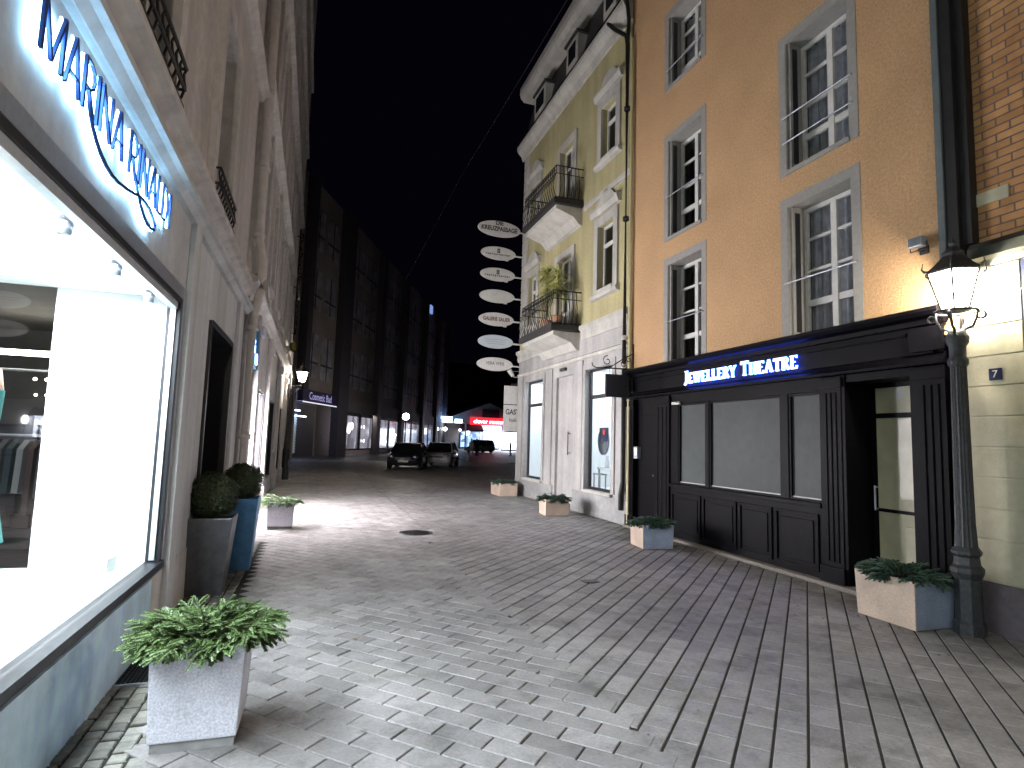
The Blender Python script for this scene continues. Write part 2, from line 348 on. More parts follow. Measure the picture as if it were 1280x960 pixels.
# small setts along the left wall
cs = MB(); y = -4.
while y < 9.9:
    for k in range(5):
        x0 = -1.19+.098*k; dy = .09+random.uniform(-.01, .012); yy = y+random.uniform(-.012, .012)+(k % 2)*.045
        p = [(x0+.006, yy+.006), (x0+.092, yy+.006+random.uniform(-.008, .008)), (x0+.092+random.uniform(-.006, .006), yy+dy-.004), (x0+.006, yy+dy-.004)]
        z = .002+random.uniform(-.003, .003)
        if -1.2 < x0 and not (4.52 < yy < 5.12):
            cx, cy = sum(q[0] for q in p)/4, sum(q[1] for q in p)/4
            tp = [(cx+(q[0]-cx)*.86, cy+(q[1]-cy)*.86, z) for q in p]; eg = [(q[0], q[1], z-.007) for q in p]; bt = [(q[0], q[1], -.02) for q in p]
            cs.add(tp+eg+bt, [(0, 1, 2, 3), *[(i, 4+i, 4+(i+1) % 4, (i+1) % 4) for i in range(4)], *[(4+i, 8+i, 8+(i+1) % 4, 4+(i+1) % 4) for i in range(4)]])
            cs.tint += [min(1, max(0, random.gauss(.5, .25)))]*12
    y += .1
struct(cs.build('sett_strip', M['sett']))

# metal grate beside the wall
r = root('foot_grate', 'dark metal grate set in the setts below the boutique window', 'grate', (-.94, 4.82, 0))
m = MB(); x0, x1, y0, y1 = -1.17, -.715, 4.54, 5.10
for a in (x0, x1-.02): m.box(a, a+.02, y0, y1, -.02, .008)
for a in (y0, y1-.02): m.box(x0+.021, x1-.021, a, a+.02, -.02, .007)
m.build('frame', M['steel'], r)
m = MB()
for i in range(16): m.box(x0+.03+i*.0262, x0+.036+i*.0262, y0+.021, y1-.021, -.02, .004)
for i in range(19): m.box(x0+.021, x1-.021, y0+.034+i*.0275, y0+.039+i*.0275, -.018, .001)
m.build('bars', M['darkframe'], r)

def drain(name, x, y, s, label):
    r = root(name, label, 'drain cover', (x, y, 0))
    m = MB(); m.lathe([(s, -.01), (s, .004), (s*.88, .006), (s*.88, -.01)], (x, y, 0), 28); m.build('rim', M['darkframe'], r)
    m = MB(); m.lathe([(0.001, .0045), (s*.87, .0045)], (x, y, 0), 28)
    for i in range(-3, 4):
        hw = math.sqrt(max(.01, (s*.8)**2-(i*s*.22)**2)); m.box(x-hw, x+hw, y+i*s*.22-.012, y+i*s*.22+.012, .0046, .008)
    m.build('lid', M['darkframe'], r)
drain('drain_cover', 1.78, 10.5, .30, 'larger dark round drain cover in the middle of the lane')
drain('drain_cover', 3.24, 6.57, .085, 'tiny round cover set in the slabs nearer the jewellery shop')

# ------------------------------------------------------------------ stroke lettering
SANS = {'M': (.92, [[(.06,0),(.06,1)], [(.06,1),(.44,.02)], [(.44,.02),(.84,1)], [(.84,1),(.84,0)]], [1,.8,.55,1]),
 'A': (.72, [[(.02,0),(.36,1)], [(.36,1),(.68,0)], [(.13,.3),(.57,.3)]], [.55,1,.5]),
 'R': (.66, [[(.08,0),(.08,1)], [(.08,.98),(.34,.97),(.52,.87),(.57,.72),(.52,.57),(.36,.47),(.08,.45)], [(.30,.45),(.62,0)]], [1,.6,.9]),
 'I': (.2, [[(.09,0),(.09,1)]], [1]),
 'N': (.76, [[(.06,0),(.06,1)], [(.06,1),(.66,0)], [(.66,0),(.66,1)]], [.6,1,.6]),
 'L': (.5, [[(.08,1),(.08,.03)], [(.08,.03),(.46,.03)]], [1,.6]),
 'D': (.76, [[(.08,0),(.08,1)], [(.08,.97),(.36,.95),(.58,.80),(.67,.5),(.58,.2),(.36,.05),(.08,.03)]], [1,.6]), ' ': (.3, [], [])}
SERIF = {'J': (.42, [[(.25,1),(.25,.15),(.18,.0),(.05,-.08)], [(.1,.98),(.4,.98)]], [1,.35]),
 'E': (.62, [[(.16,0),(.16,1)], [(.03,.97),(.54,.97),(.54,.8)], [(.16,.52),(.42,.52)], [(.03,.03),(.54,.03),(.58,.22)]], [1,.4,.35,.4]),
 'W': (1.02, [[(.12,1),(.32,0)], [(.32,0),(.52,.9)], [(.52,1),(.72,0)], [(.72,0),(.92,1)], [(.0,.98),(.25,.98)], [(.80,.98),(1.02,.98)]], [1,.4,1,.4,.3,.3]),
 'L': (.58, [[(.16,0),(.16,1)], [(.03,.97),(.29,.97)], [(.03,.03),(.5,.03),(.54,.24)]], [1,.35,.4]),
 'R': (.68, [[(.16,0),(.16,1)], [(.03,.97),(.36,.96),(.50,.86),(.52,.74),(.46,.6),(.32,.52),(.16,.51)], [(.32,.52),(.62,.02)], [(.03,.03),(.29,.03)]], [1,.5,1,.35]),
 'Y': (.72, [[(.08,1),(.36,.45)], [(.36,.45),(.62,1)], [(.36,.48),(.36,0)], [(.0,.98),(.22,.98)], [(.5,.98),(.72,.98)], [(.22,.03),(.5,.03)]], [1,.4,1,.3,.3,.3]),
 'T': (.66, [[(.33,1),(.33,0)], [(.03,.78),(.05,.97),(.61,.97),(.63,.78)], [(.19,.03),(.47,.03)]], [1,.4,.35]),
 'H': (.8, [[(.17,0),(.17,1)], [(.62,0),(.62,1)], [(.17,.52),(.62,.52)], [(.04,.98),(.3,.98)], [(.49,.98),(.75,.98)], [(.04,.03),(.3,.03)], [(.49,.03),(.75,.03)]], [1,1,.35,.3,.3,.3,.3]),
 'A': (.78, [[(.1,0),(.38,1)], [(.38,1),(.66,0)], [(.18,.33),(.56,.33)], [(.0,.03),(.22,.03)], [(.52,.03),(.78,.03)]], [.4,1,.35,.3,.3]), ' ': (.4, [], [])}
def ribbon(mb, pts, wd, fn, d0, d1):
    pts = [Vector((p[0], p[1])) for p in pts]; L, Rr = [], []
    for i, p in enumerate(pts):
        ds = []
        if i > 0: ds.append((p-pts[i-1]).normalized())
        if i < len(pts)-1: ds.append((pts[i+1]-p).normalized())
        n = Vector((0, 0))
        for d in ds: n += Vector((-d.y, d.x))
        n.normalize(); k = 1/max(.5, n.dot(Vector((-ds[0].y, ds[0].x))))
        L.append(p+n*wd/2*k); Rr.append(p-n*wd/2*k)
    N = len(pts)
    vs = [fn(q.x, q.y, d1) for q in L]+[fn(q.x, q.y, d1) for q in Rr]+[fn(q.x, q.y, d0) for q in L]+[fn(q.x, q.y, d0) for q in Rr]
    fs = []
    for i in range(N-1):
        fs += [(i, N+i, N+i+1, i+1), (2*N+i, 2*N+i+1, 3*N+i+1, 3*N+i), (i, i+1, 2*N+i+1, 2*N+i), (N+i, 3*N+i, 3*N+i+1, N+i+1)]
    fs += [(0, 2*N, 3*N, N), (N-1, 2*N-1, 4*N-1, 3*N-1)]
    mb.add(vs, fs)
def lettering(font, text, h, wfit, thick, caps_big=None):
    """yields (strokes scaled, width) for each character laid out from 0 to wfit"""
    tot, lay = 0, []
    for i, ch in enumerate(text):
        k = 1.22 if caps_big and i in caps_big else 1.0
        lay.append((ch, tot, k)); tot += font[ch][0]*k+.06
    sx = wfit/tot
    for ch, x, k in lay:
        wdt, st, ws = font[ch]
        yield ch, [([((x+p[0]*k)*sx, p[1]*h*k) for p in s], wk*thick) for s, wk in zip(st, ws)]

def text(name, body, size, m, parent, mtx, label=None, ext=.002, align='CENTER', sx=1., local=False, bold=.0):
    cu = bpy.data.curves.new(name, 'FONT'); cu.body = body; cu.size = size; cu.extrude = ext; cu.offset = bold; cu.align_x = align; cu.align_y = 'CENTER'
    t = bpy.data.objects.new(name, cu); COL.objects.link(t)
    dg = bpy.context.evaluated_depsgraph_get(); me = bpy.data.meshes.new_from_object(t.evaluated_get(dg)); bpy.data.objects.remove(t)
    off = Vector((0, 0, 0)); p = parent
    while p is not None and not local: off += p.location; p = p.parent
    me.transform(Matrix.Translation(-off) @ mtx @ Matrix.Diagonal((sx, 1, 1, 1))); me.materials.clear(); me.materials.append(m)
    o = bpy.data.objects.new(name, me); COL.objects.link(o)
    if parent: o.parent = parent
    if label: o['label'] = label
    return o
def frame_mtx(loc, X, Y):
    X = Vector(X).normalized(); Y = Vector(Y).normalized(); Z = X.cross(Y)
    return Matrix(((X.x, Y.x, Z.x, loc[0]), (X.y, Y.y, Z.y, loc[1]), (X.z, Y.z, Z.z, loc[2]), (0, 0, 0, 1)))
RIGHTWALL = lambda loc: frame_mtx(loc, (0, -1, 0), (0, 0, 1))
LEFTWALL = lambda loc: frame_mtx(loc, (0, 1, 0), (0, 0, 1))
FRONT = lambda loc: frame_mtx(loc, (1, 0, 0), (0, 0, 1))

# ------------------------------------------------------------------ generic casement window in a wall x = const
def window(parent, x, sgn, ya, yb, za, zb, depth, rows=(.27, .515, .757), split=True, cur=None, bars=True, fr=.055, mfr=None, surround=None, sproud=.006, sw=.12, rail=None, shutter=False, lining=False):
    mfr = mfr or M['whitepaint']; xi = x-sgn*depth
    if surround and lining:
        l_ = MB(); e = .012; xa, xb_ = xi+sgn*.001, x+sgn*.0008
        l_.box(xa, xb_, ya, ya+e, za+e, zb-e); l_.box(xa, xb_, yb-e, yb, za+e, zb-e); l_.box(xa, xb_-sgn*.0002, ya, yb, zb-e, zb); l_.box(xa, xb_-sgn*.0002, ya, yb, za, za+e)
        ya, yb, za, zb = ya+e, yb-e, za+e, zb-e
    f = MB(); d0, d1 = xi, xi+sgn*.05; h = zb-za; mid = (ya+yb)/2
    f.box(d0, d1, ya, ya+fr, za, zb); f.box(d0, d1, yb-fr, yb, za, zb)
    f.box(d0+sgn*.001, d1-sgn*.001, ya+fr, yb-fr, za, za+fr); f.box(d0+sgn*.001, d1-sgn*.001, ya+fr, yb-fr, zb-fr, zb)
    if split: f.box(d0, d1+sgn*.012, mid-.045, mid+.045, za+fr, zb-fr)
    if bars:
        for i, q in enumerate(rows):
            t = .045 if i == 0 else .018; z = za+h*q
            segs = [(ya+fr, mid-.045), (mid+.045, yb-fr)] if split else [(ya+fr, yb-fr)]
            for a, b in segs: f.box(d0+sgn*.006, d1-sgn*.004, a, b, z-t, z+t)
    W = f.build('window', mfr, parent)
    p = MB(); xg = xi+sgn*.02; p.face([(xg, ya+.02, za+.02), (xg, yb-.02, za+.02), (xg, yb-.02, zb-.02), (xg, ya+.02, zb-.02)]); p.build('pane', M['darkglass'], W)
    if cur: 
        c = MB(); n = 28; xc = xi-sgn*.12; pts = [(xc+.025*math.sin(i*1.9)*1, ya-.05+(yb-ya+.1)*i/n) for i in range(n+1)]
        for (x0, y0), (x1, y1) in zip(pts, pts[1:]): c.face([(x0, y0, za-.05), (x1, y1, za-.05), (x1, y1, zb+.05), (x0, y0, zb+.05)], True)
        c.build('curtain', cur, W)
    b = MB(); xb = xi-sgn*.4; b.face([(xb, ya-.3, za-.3), (xb, yb+.3, za-.3), (xb, yb+.3, zb+.3), (xb, ya-.3, zb+.3)]); b.build('dark_backing', M['room'], W)
    if surround and lining: l_.build('reveal', surround, W); ya, yb, za, zb = ya-e, yb+e, za-e, zb+e
    if surround:
        s = MB(); xs, xo = x+sgn*.001, x+sgn*sproud
        s.box(xs, xo, ya-sw, ya, za-sw*.5, zb+sw); s.box(xs, xo, yb, yb+sw, za-sw*.5, zb+sw); s.box(xs, xo-sgn*.0005, ya, yb, zb, zb+sw); s.box(xs, xo+sgn*.02, ya-.001, yb+.001, za-sw*.5, za)
        s.build('surround', surround, W)
    if shutter:
        s = MB(); xo = x-sgn*.03
        s.box(xi+sgn*.13, xo, yb-.058, yb-.018, za+.02, zb-.02)
        s.build('folded_shutter', M['greytrim'], W)
        s = MB(); s.box(xi+sgn*.17, xo-sgn*.04, yb-.062, yb-.0585, za+.1, zb-.1); s.build('shutter_panel', M['darkframe'], W)
    if rail:
        s = MB(); xr_ = x+sgn*.03
        for z in rail: s.tube([(xr_, ya-.05, z), (xr_, yb+.05, z)], .011, 8)
        for yy in (ya-.05, yb+.05):
            for z in rail: s.tube([(x-sgn*.01, yy, z), (xr_+sgn*.005, yy, z)], .011, 8)
        s.build('guard_rail', M['steel'], W)
    return W

# ================================================================== LEFT: boutique building
LB = root('boutique_building', 'tall pale building with the bright fashion shop window on the left', 'building', (XL, 3, 0))
WIN = [(-3.9, .55, .54, 2.78, .10), (.75, 5.62, .54, 2.78, .10)]  # first bay is out of view, added for light from behind the camera
DOOR = (7.0, 8.7, .0, 2.82, .55)
upw = [(yc-.52, yc+.52, z0, z0+2.1) for z0 in (4.02, 7.4, 10.6, 13.8, 17.0) for yc in (-1.2, 1.35, 4.1, 6.95)]
m = MB(); m.wall(XL, 1, -8, 9.9, 3.62, 26, upw, .22); m.build('upper_wall', M['oldstone'], LB)
m = MB(); m.wall(XL+.02, 1, -8, 9.9, .5, 3.62, WIN+[(DOOR[0], DOOR[1], .5, 2.82, .55)], .1); m.build('ground_floor_wall', M['cream'], LB)
m = MB(); m.box(XL-.1, XL+.035, -8, 5.36, -.02, .495); m.build('base_panel', M['bluelitpanel'], LB)
m = MB(); m.box(XL-.1, XL+.028, 5.36, DOOR[0], -.02, .497); m.build('base_course', M['oldtrim'], LB)
m = MB(); m.box(XL-.1, XL+.028, DOOR[1], 9.9, -.02, .497); m.build('base_course', M['oldtrim'], LB)
m = MB(); m.box(XL+.021, XL+.075, 5.72, 5.98, .0, 3.5, .01); m.build('pilaster', M['cream'], LB)
m = MB(); m.box(XL+.021, XL+.07, 9.0, 9.35, 0, 3.5, .01); m.build('pilaster', M['cream'], LB)
m = MB()
m.moulding([(0, 3.50), (.05, 3.50), (.09, 3.55), (.13, 3.56), (.13, 3.605), (0, 3.63)], -8, 9.9, XL+.02, 1); m.build('ledge', M['cream'], LB)
m = MB(); m.moulding([(0, 3.78), (.05, 3.79), (.11, 3.84), (.16, 3.86), (.16, 3.92), (.02, 3.98), (0, 3.98)], -8, 9.9, XL, 1)
m.build('cornice', M['oldtrim'], LB)
for z in (7.0, 10.3, 13.5, 16.7, 20.0): m = MB(); m.moulding([(0, z), (.05, z), (.10, z+.07), (.16, z+.09), (.16, z+.15), (0, z+.2)], -8, 9.9, XL, 1); m.build('string_course', M['oldtrim'], LB)
# upper windows with surrounds and iron guards
for (a, b, z0, z1) in upw:
    if z0 > 14: continue
    W = window(LB, XL, 1, a, b, z0, z1, .2, rows=(.6,), cur=M['curtain'], surround=M['oldtrim'], sproud=.07, sw=.17, mfr=M['oldtrim'])
    q = MB(); n = 9
    zt = z0+(.30 if z0 < 5 else .52)
    pr = [(-.03, z0+.02), (.02, z0+.08), (.04, z0+.16), (.025, z0+.26), (.04, zt)]
    for i in range(n+1):
        yy = a-.06+(b-a+.12)*i/n
        q.tube([(XL+.075+o, yy, z) for o, z in pr], .010, 6)
    for z, o in ((z0+.03, -.03), (zt, .04), (z0+.14, .04)): q.tube([(XL+.0, a-.06, z), (XL+.075+o, a-.06, z), (XL+.075+o, b+.06, z), (XL+.0, b+.06, z)], .014, 6)
    q.box(XL+.072, XL+.12, a-.05, b+.05, z0-.06, z0+.012)
    q.build('window_guard', M['iron'], W)
# shop window frames, glass and display boxes
for (a, b, z0, z1, dd) in WIN:
    f = MB(); xo = XL+.02
    f.box(xo-.09, xo+.012, a, a+.07, z0, z1); f.box(xo-.09, xo+.012, b-.07, b, z0, z1)
    f.box(xo-.09, xo+.010, a+.07, b-.07, z1-.045, z1); f.box(xo-.09, xo+.035, a, b, z0-.005, z0+.05)
    W = f.build('shop_window', M['darkframe'], LB)
    f = MB(); f.box(xo-.06, xo-.02, a+.072, a+.095, z0+.064, z1-.046); f.box(xo-.06, xo-.02, b-.095, b-.072, z0+.064, z1-.046); f.box(xo-.06, xo-.005, a+.096, b-.096, z1-.10, z1-.047); f.build('inner_frame', mat('light_frame', (.62, .64, .70), .35, metal=.3, n=20, amt=.08), W)
    p = MB(); p.face([(xo-.04, a+.08, z0+.06), (xo-.04, b-.08, z0+.06), (xo-.04, b-.08, z1-.08), (xo-.04, a+.08, z1-.08)]); p.build('pane', M['glass'], W)
    s = MB(); s.box(xo+.0015, xo+.014, a-.1, a-.001, z0-.03, z1+.1); s.box(xo+.0015, xo+.014, b+.001, b+.09, z0-.03, z1+.1); s.box(xo+.0015, xo+.0135, a-.001, b+.001, z1+.001, z1+.1); s.build('surround', M['steel'], W)
    d = MB(); xd = -2.06
    d.box(xd, xo-.09, b-.001, b+.06, .45, z1+.05)      # white end wall nearest the door
    d.box(xd, xo-.09, a-.06, a+.001, .45, z1+.05)
    d.build('display_side_wall', M['white'], W)
    d = MB(); d.box(-3.6, xo-.09, a+.002, b-.002, .46, .56); d.build('display_floor', M['mint'], W)
    d = MB(); d.box(-3.6, xo-.09, a+.002, b-.002, z1+.005, z1+.06)
    d.build('display_ceiling', M['white'], W)
    d = MB(); n = 5
    for i in range(n):
        yy = a+.3+(b-a-.6)*(i+.5)/n; d.box(-2.6, -1.45, yy-.3, yy+.3, z1-.02, z1+.003)
    d.build('ceiling_light', emit('display_lamp_panel', COOL, 6), W)
    d = MB()
    for i in range(6):
        yy = a+.35+(b-a-.7)*i/5; d.lathe([(.0, 0), (.035, 0), (.04, .06), (.02, .1)], (-1.32, yy, z1-.115), 12)
    d.build('spotlight', M['steel'], W)
    area('display_light', (-1.75, (a+b)/2, z1-.05), 260 if a > 0 else 190, COOL, .9, b-a-.4)
# door recess
m = MB(); xd = XL-.53
m.box(xd-.05, xd, 7.0, 8.7, .02, 2.82); DR = m.build('entrance_door', M['darkframe'], LB)
m = MB(); m.box(xd+.002, xd+.02, 7.12, 7.8, .3, 2.6); m.box(xd+.002, xd+.02, 7.9, 8.58, .3, 2.6); m.build('door_panel', M['black'], DR)
m = MB(); m.box(XL-.50, XL+.05, 8.66, 8.735, .5, 2.86); m.box(XL-.50, XL+.05, 6.97, 7.035, .5, 2.86); m.box(XL-.4, XL+.055, 7.036, 8.659, 2.80, 2.87); m.build('door_frame', M['darkframe'], DR)
# dim shop behind the display
m = MB(); m.face([(-6.5, -4, .0), (-2.05, -4, .0), (-2.05, 9.8, .0), (-6.5, 9.8, .0)]); m.build('shop_floor', M['shopfloor'], LB)
m = MB(); m.face([(-6.5, 9.8, 0), (-2.0, 9.8, 0), (-2.0, 9.8, 3), (-6.5, 9.8, 3)]); m.face([(-6.5, -4, 0), (-6.5, 9.8, 0), (-6.5, 9.8, 3), (-6.5, -4, 3)]); m.face([(-6.5, -4, 0), (-2.0, -4, 0), (-2.0, -4, 3), (-6.5, -4, 3)])
m.box(-3.7, -3.61, -3.9, 5.6, 0, 3); m.build('shop_wall', M['greyroom'], LB)
m = MB(); m.face([(-6.5, -4, 3), (-2.0, -4, 3), (-2.0, 9.8, 3), (-6.5, 9.8, 3)]); m.build('shop_ceiling', M['greyroom'], LB)
m = MB(); m.box(-3.6, -2.9, 8.3, 8.5, 2.5, 2.55)
for i in range(7): m.sphere((-3.55+i*.13, 9.3, 2.28), .022, 5)
for i in range(4): m.sphere((-3.6+i*.12, 9.5, 2.08), .018, 5)
m.build('shop_lamp', emit('shop_lamp_glow', (1, .92, .75), 9), LB)
point('shop_room_light', (-3.2, 7.6, 2.4), 6, (1, .9, .8), .1)
# racks and clothes in the dim room
r = root('clothes_rack', 'chrome clothes rack with dark garments in the dim shop behind the display', 'clothes rack', (-3.0, 8.2, 0))
m = MB()
for x in (-3.5, -2.55): m.tube([(x, 8.2, 0), (x, 8.2, 2.3)], .02, 8)
for z in (1.55, 2.3, .9): m.tube([(-3.5, 8.2, z), (-2.55, 8.2, z)], .015, 8)
m.build('rail_frame', M['steel'], r)
cl = [mat('garment_brown', (.04, .022, .02), .9), mat('garment_grey', (.05, .05, .055), .9), mat('garment_teal', (.018, .028, .032), .9), mat('garment_white', (.14, .14, .14), .9)]
for i in range(9):
    x = -3.42+i*.1; m = MB(); zt = 1.5; L = random.uniform(.55, .9)
    m.prism([(-.04, zt), (.04, zt), (.20, zt-.1), (.24, zt-L), (-.24, zt-L), (-.20, zt-.1)], lambda p, q, a: (a, 8.2+p, q), x-.03, x+.03)
    m.build('garment', cl[(i*5) % 4], r)
r = root('display_shelf', 'dark shelf unit with folded stock at the back of the dim shop', 'shelf', (-3.0, 9.6, 0))
m = MB()
for z in (.3, .75, 1.2, 1.65): m.box(-4.6, -2.3, 9.35, 9.75, z, z+.03)
for x in (-4.6, -3.45, -2.33): m.box(x, x+.03, 9.36, 9.74, 0, 1.9)
m.build('shelf_board', M['darkframe'], r)
m = MB()
for z in (.33, .78, 1.23):
    for i in range(8):
        x = -4.5+i*.27; m.box(x, x+.2, 9.4, 9.65, z+.002, z+random.uniform(.1, .3))
m.build('folded_stock', cl[0], r)
# mannequin just at the edge of the picture and brochures on the display floor
r = root('mannequin', 'shop mannequin in a turquoise dress standing in the bright window', 'mannequin', (-1.68, 3.66, .56))
m = MB(); m.lathe([(.001, .0), (.15, .0), (.15, .015), (.02, .02), (.015, .75)], (-1.68, 3.66, .562), 20); m.build('stand', M['steel'], r)
m = MB(); m.lathe([(.05, 1.47), (.055, 1.42), (.13, 1.38), (.15, 1.25), (.135, 1.1), (.11, 1.0)], (-1.68, 3.66, .562), 24); m.sphere((-1.68, 3.66, 2.13), .075, 10, (1, .85, 1.25)); m.build('torso', M['skin'], r)
m = MB(); m.lathe([(.152, 1.27), (.145, 1.12), (.118, 1.0), (.15, .85), (.2, .55), (.21, .5)], (-1.68, 3.66, .562), 24); m.build('dress', mat('turquoise_dress', (.10, .45, .45), .8), r)
r = root('brochure_stack', 'white folded brochures standing on the display floor behind the glass', 'brochures', (-1.58, 5.28, .56))
for i in range(3):
    m = MB(); a = .5+.5*i; cx, cy = -1.66+.11*i, 5.22+.09*i; dx, dy = math.cos(a)*.09, math.sin(a)*.09
    m.prism([(-1, 0), (1, 0), (.9, .005), (-.9, .005)], lambda p, q, z: (cx+p*dx-q*dy*20, cy+p*dy+q*dx*20, z), .563, .72-.03*i)
    m.build('brochure', M['white'], r)
# letters
r = root('shop_sign', 'MARINA RINALDI lettering with a long swash, backlit white over the boutique window', 'shop sign', (XL+.1, 3.7, 3.15))
wx = XL+.02
HAL = emit('letter_halo_light', (.38, .74, 1.0), 9)
k = 0
for ch, strokes in lettering(SANS, 'MARINA RINALDI', .25, 2.17, .021):
    if not strokes: continue
    mL, mH = MB(), MB()
    for pts, wd in strokes:
        k += 1; fn = lambda p, q, d: (wx+d, 2.63+p, 3.13+q)
        ribbon(mL, pts, wd, fn, .042, .055+.0004*(k % 6))
        ribbon(mH, pts, wd+.012, fn, .030+.0003*(k % 5), .036+.0003*(k % 5))
    o = mL.build('letter', M['letterblue'], r); mH.build('halo_light', HAL, o)
mL, mH = MB(), MB()
sw = [(3.155, 3.20), (3.19, 3.15), (3.23, 3.11), (3.29, 3.07), (3.36, 3.035), (3.45, 3.01), (3.55, 3.0), (3.65, 3.005), (3.78, 3.025), (3.91, 3.05), (4.04, 3.08), (4.16, 3.09), (4.27, 3.085), (4.36, 3.06), (4.42, 3.03), (4.41, 2.995), (4.34, 2.98), (4.25, 2.98), (4.17, 3.0), (4.09, 3.035), (3.99, 3.10), (3.92, 3.16)]
fn = lambda p, q, d: (wx+d, p, q)
ribbon(mL, sw, .018, fn, .040, .0525); ribbon(mH, sw, .028, fn, .0285, .0345)
o = mL.build('swash', M['letterblue'], r); mH.build('halo_light', HAL, o)

# ================================================================== LEFT: second building (townhouse)
TB = root('townhouse', 'tall grey-beige townhouse with stepped mouldings beyond the boutique on the left', 'building', (XL, 18, 0))
SW = [(10.78, 12.1, .42, 2.6, .16), (12.75, 15.1, .42, 2.6, .16)]
SW2 = [(16.6, 18.9, .42, 2.6, .16), (20.4, 22.8, .42, 2.6, .16)]
up2 = [(yc-.5, yc+.5, z0, z0+2.1) for z0 in (4.9, 8.3, 11.6, 14.8, 18) for yc in (11.6, 14.1, 16.6, 19.1, 21.6, 25.0)]
m = MB(); m.wall(XL-.03, 1, 9.905, 27.6, 3.9, 26, up2, .25); m.wall(XL-.03, 1, 9.905, 27.6, 0, 3.9, SW+SW2, .16)
m.face([(XL-.03, 27.6, 0), (XL-14, 27.6, 0), (XL-14, 27.6, 26), (XL-.03, 27.6, 26)]); m.build('wall', M['oldstone'], TB)
for z in (3.95, 7.55, 10.9, 14.2, 17.4): m = MB(); m.moulding([(0, z), (.05, z), (.10, z+.08), (.20, z+.12), (.20, z+.19), (.05, z+.26), (0, z+.26)], 9.95, 27.6, XL-.03, 1); m.build('cornice', M['oldtrim'], TB)
m = MB(); m.moulding([(0, 4.5), (.06, 4.5), (.06, 4.62), (0, 4.66)], 9.95, 27.6, XL-.03, 1); m.build('string_course', M['oldtrim'], TB)
for ya, yb in ((9.98, 10.6), (12.2, 12.62), (15.2, 15.6), (19.4, 19.9), (23.2, 23.6), (26.9, 27.6)):
    m = MB(); m.box(XL-.028, XL+.07, ya, yb, 0, 3.94, .01); m.build('pilaster', M['oldtrim'], TB)
    m = MB(); m.box(XL-.028, XL+.06, ya, yb, 4.22, 24, .01); m.build('upper_pilaster', M['oldtrim'], TB)
for ya, yb in ((9.96, 10.62), (12.18, 12.64), (15.18, 15.62), (19.38, 19.92), (23.18, 23.62)):
    m = MB(); m.box(XL-.02, XL+.12, ya, yb, 3.55, 3.75, .02); m.build('capital', M['oldtrim'], TB)
    m = MB(); m.box(XL-.02, XL+.10, ya, yb, 0, .42, .01); m.build('pilaster_base', M['oldtrim'], TB)
    m = MB(); m.prism([(0, 4.2), (.2, 4.2), (.16, 4.35), (.14, 4.6), (0, 4.75)], lambda o, z, a: (XL-.02+o, a, z), ya+.05, yb-.05); m.build('console', M['oldtrim'], TB)
for a, b, z0, z1 in up2:
    if z0 > 15: continue
    window(TB, XL-.03, 1, a, b, z0, z1, .22, rows=(.6,), cur=M['curtain'], surround=M['oldtrim'], sproud=.09, sw=.18, mfr=M['oldtrim'])
SHOPGLOW = emit('white_shop_glow', (1.0, .93, .95), 24)
for i, (a, b, z0, z1, dd) in enumerate(SW+SW2):
    f = MB(); xo = XL-.03
    for q in (a, b-.05): f.box(xo-.15, xo-.02, q, q+.05, z0, z1)
    f.box(xo-.15, xo-.02, a+.05, b-.05, z1-.05, z1); f.box(xo-.15, xo-.01, a+.05, b-.05, z0, z0+.05)
    W = f.build('shop_window', M['darkframe'], TB)
    p = MB(); p.face([(xo-.1, a+.04, z0+.04), (xo-.1, b-.04, z0+.04), (xo-.1, b-.04, z1-.04), (xo-.1, a+.04, z1-.04)]); p.build('pane', M['glass'], W)
    p = MB(); xi = xo-.42; p.face([(xi, a, z0), (xi, b, z0), (xi, b, z1), (xi, a, z1)])
    for q in (a, b): p.face([(xi, q, z0), (xo-.155, q, z0), (xo-.155, q, z1), (xi, q, z1)])
    p.face([(xi, a, z1), (xo-.155, a, z1), (xo-.155, b, z1), (xi, b, z1)]); p.face([(xi, a, z0), (xo-.155, a, z0), (xo-.155, b, z0), (xi, b, z0)])
    p.build('lit_display' if i < 2 else 'dark_display', SHOPGLOW if i < 2 else M['room'], W)
# notice and glowing blue sign
m = MB(); m.box(XL+.072, XL+.09, 10.12, 10.5, 1.05, 1.42, .004); tag(m.build('notice_plate', mat('notice_blue', (.03, .06, .22), .4)), 'small dark blue notice on the pillar beside the downpipe', 'notice')
r = root('blue_sign', 'glowing blue emblem sign over the second shop on the left', 'shop sign', (XL+.05, 11.5, 3.25))
m = MB(); m.box(XL-.02, XL+.05, 10.75, 12.15, 2.85, 3.62, .01); m.build('sign_board', mat('sign_board_blue', (.05, .22, .36), .4), r)
BE = emit('blue_emblem_glow', (.25, .45, 1), 12)
for (p, q, rad) in ((11.2, 3.2, .15), (11.75, 3.02, .1)):
    m = MB()
    for a in (0, PI/4, PI/2, 3*PI/4):
        fn = lambda u, v, d: (XL+.05+d, p+u*math.cos(a)-v*math.sin(a), q+u*math.sin(a)+v*math.cos(a))
        ribbon(m, [(-rad, 0), (rad, 0)], .045, fn, .006, .02+.001*a)
    m.build('emblem', BE, r)
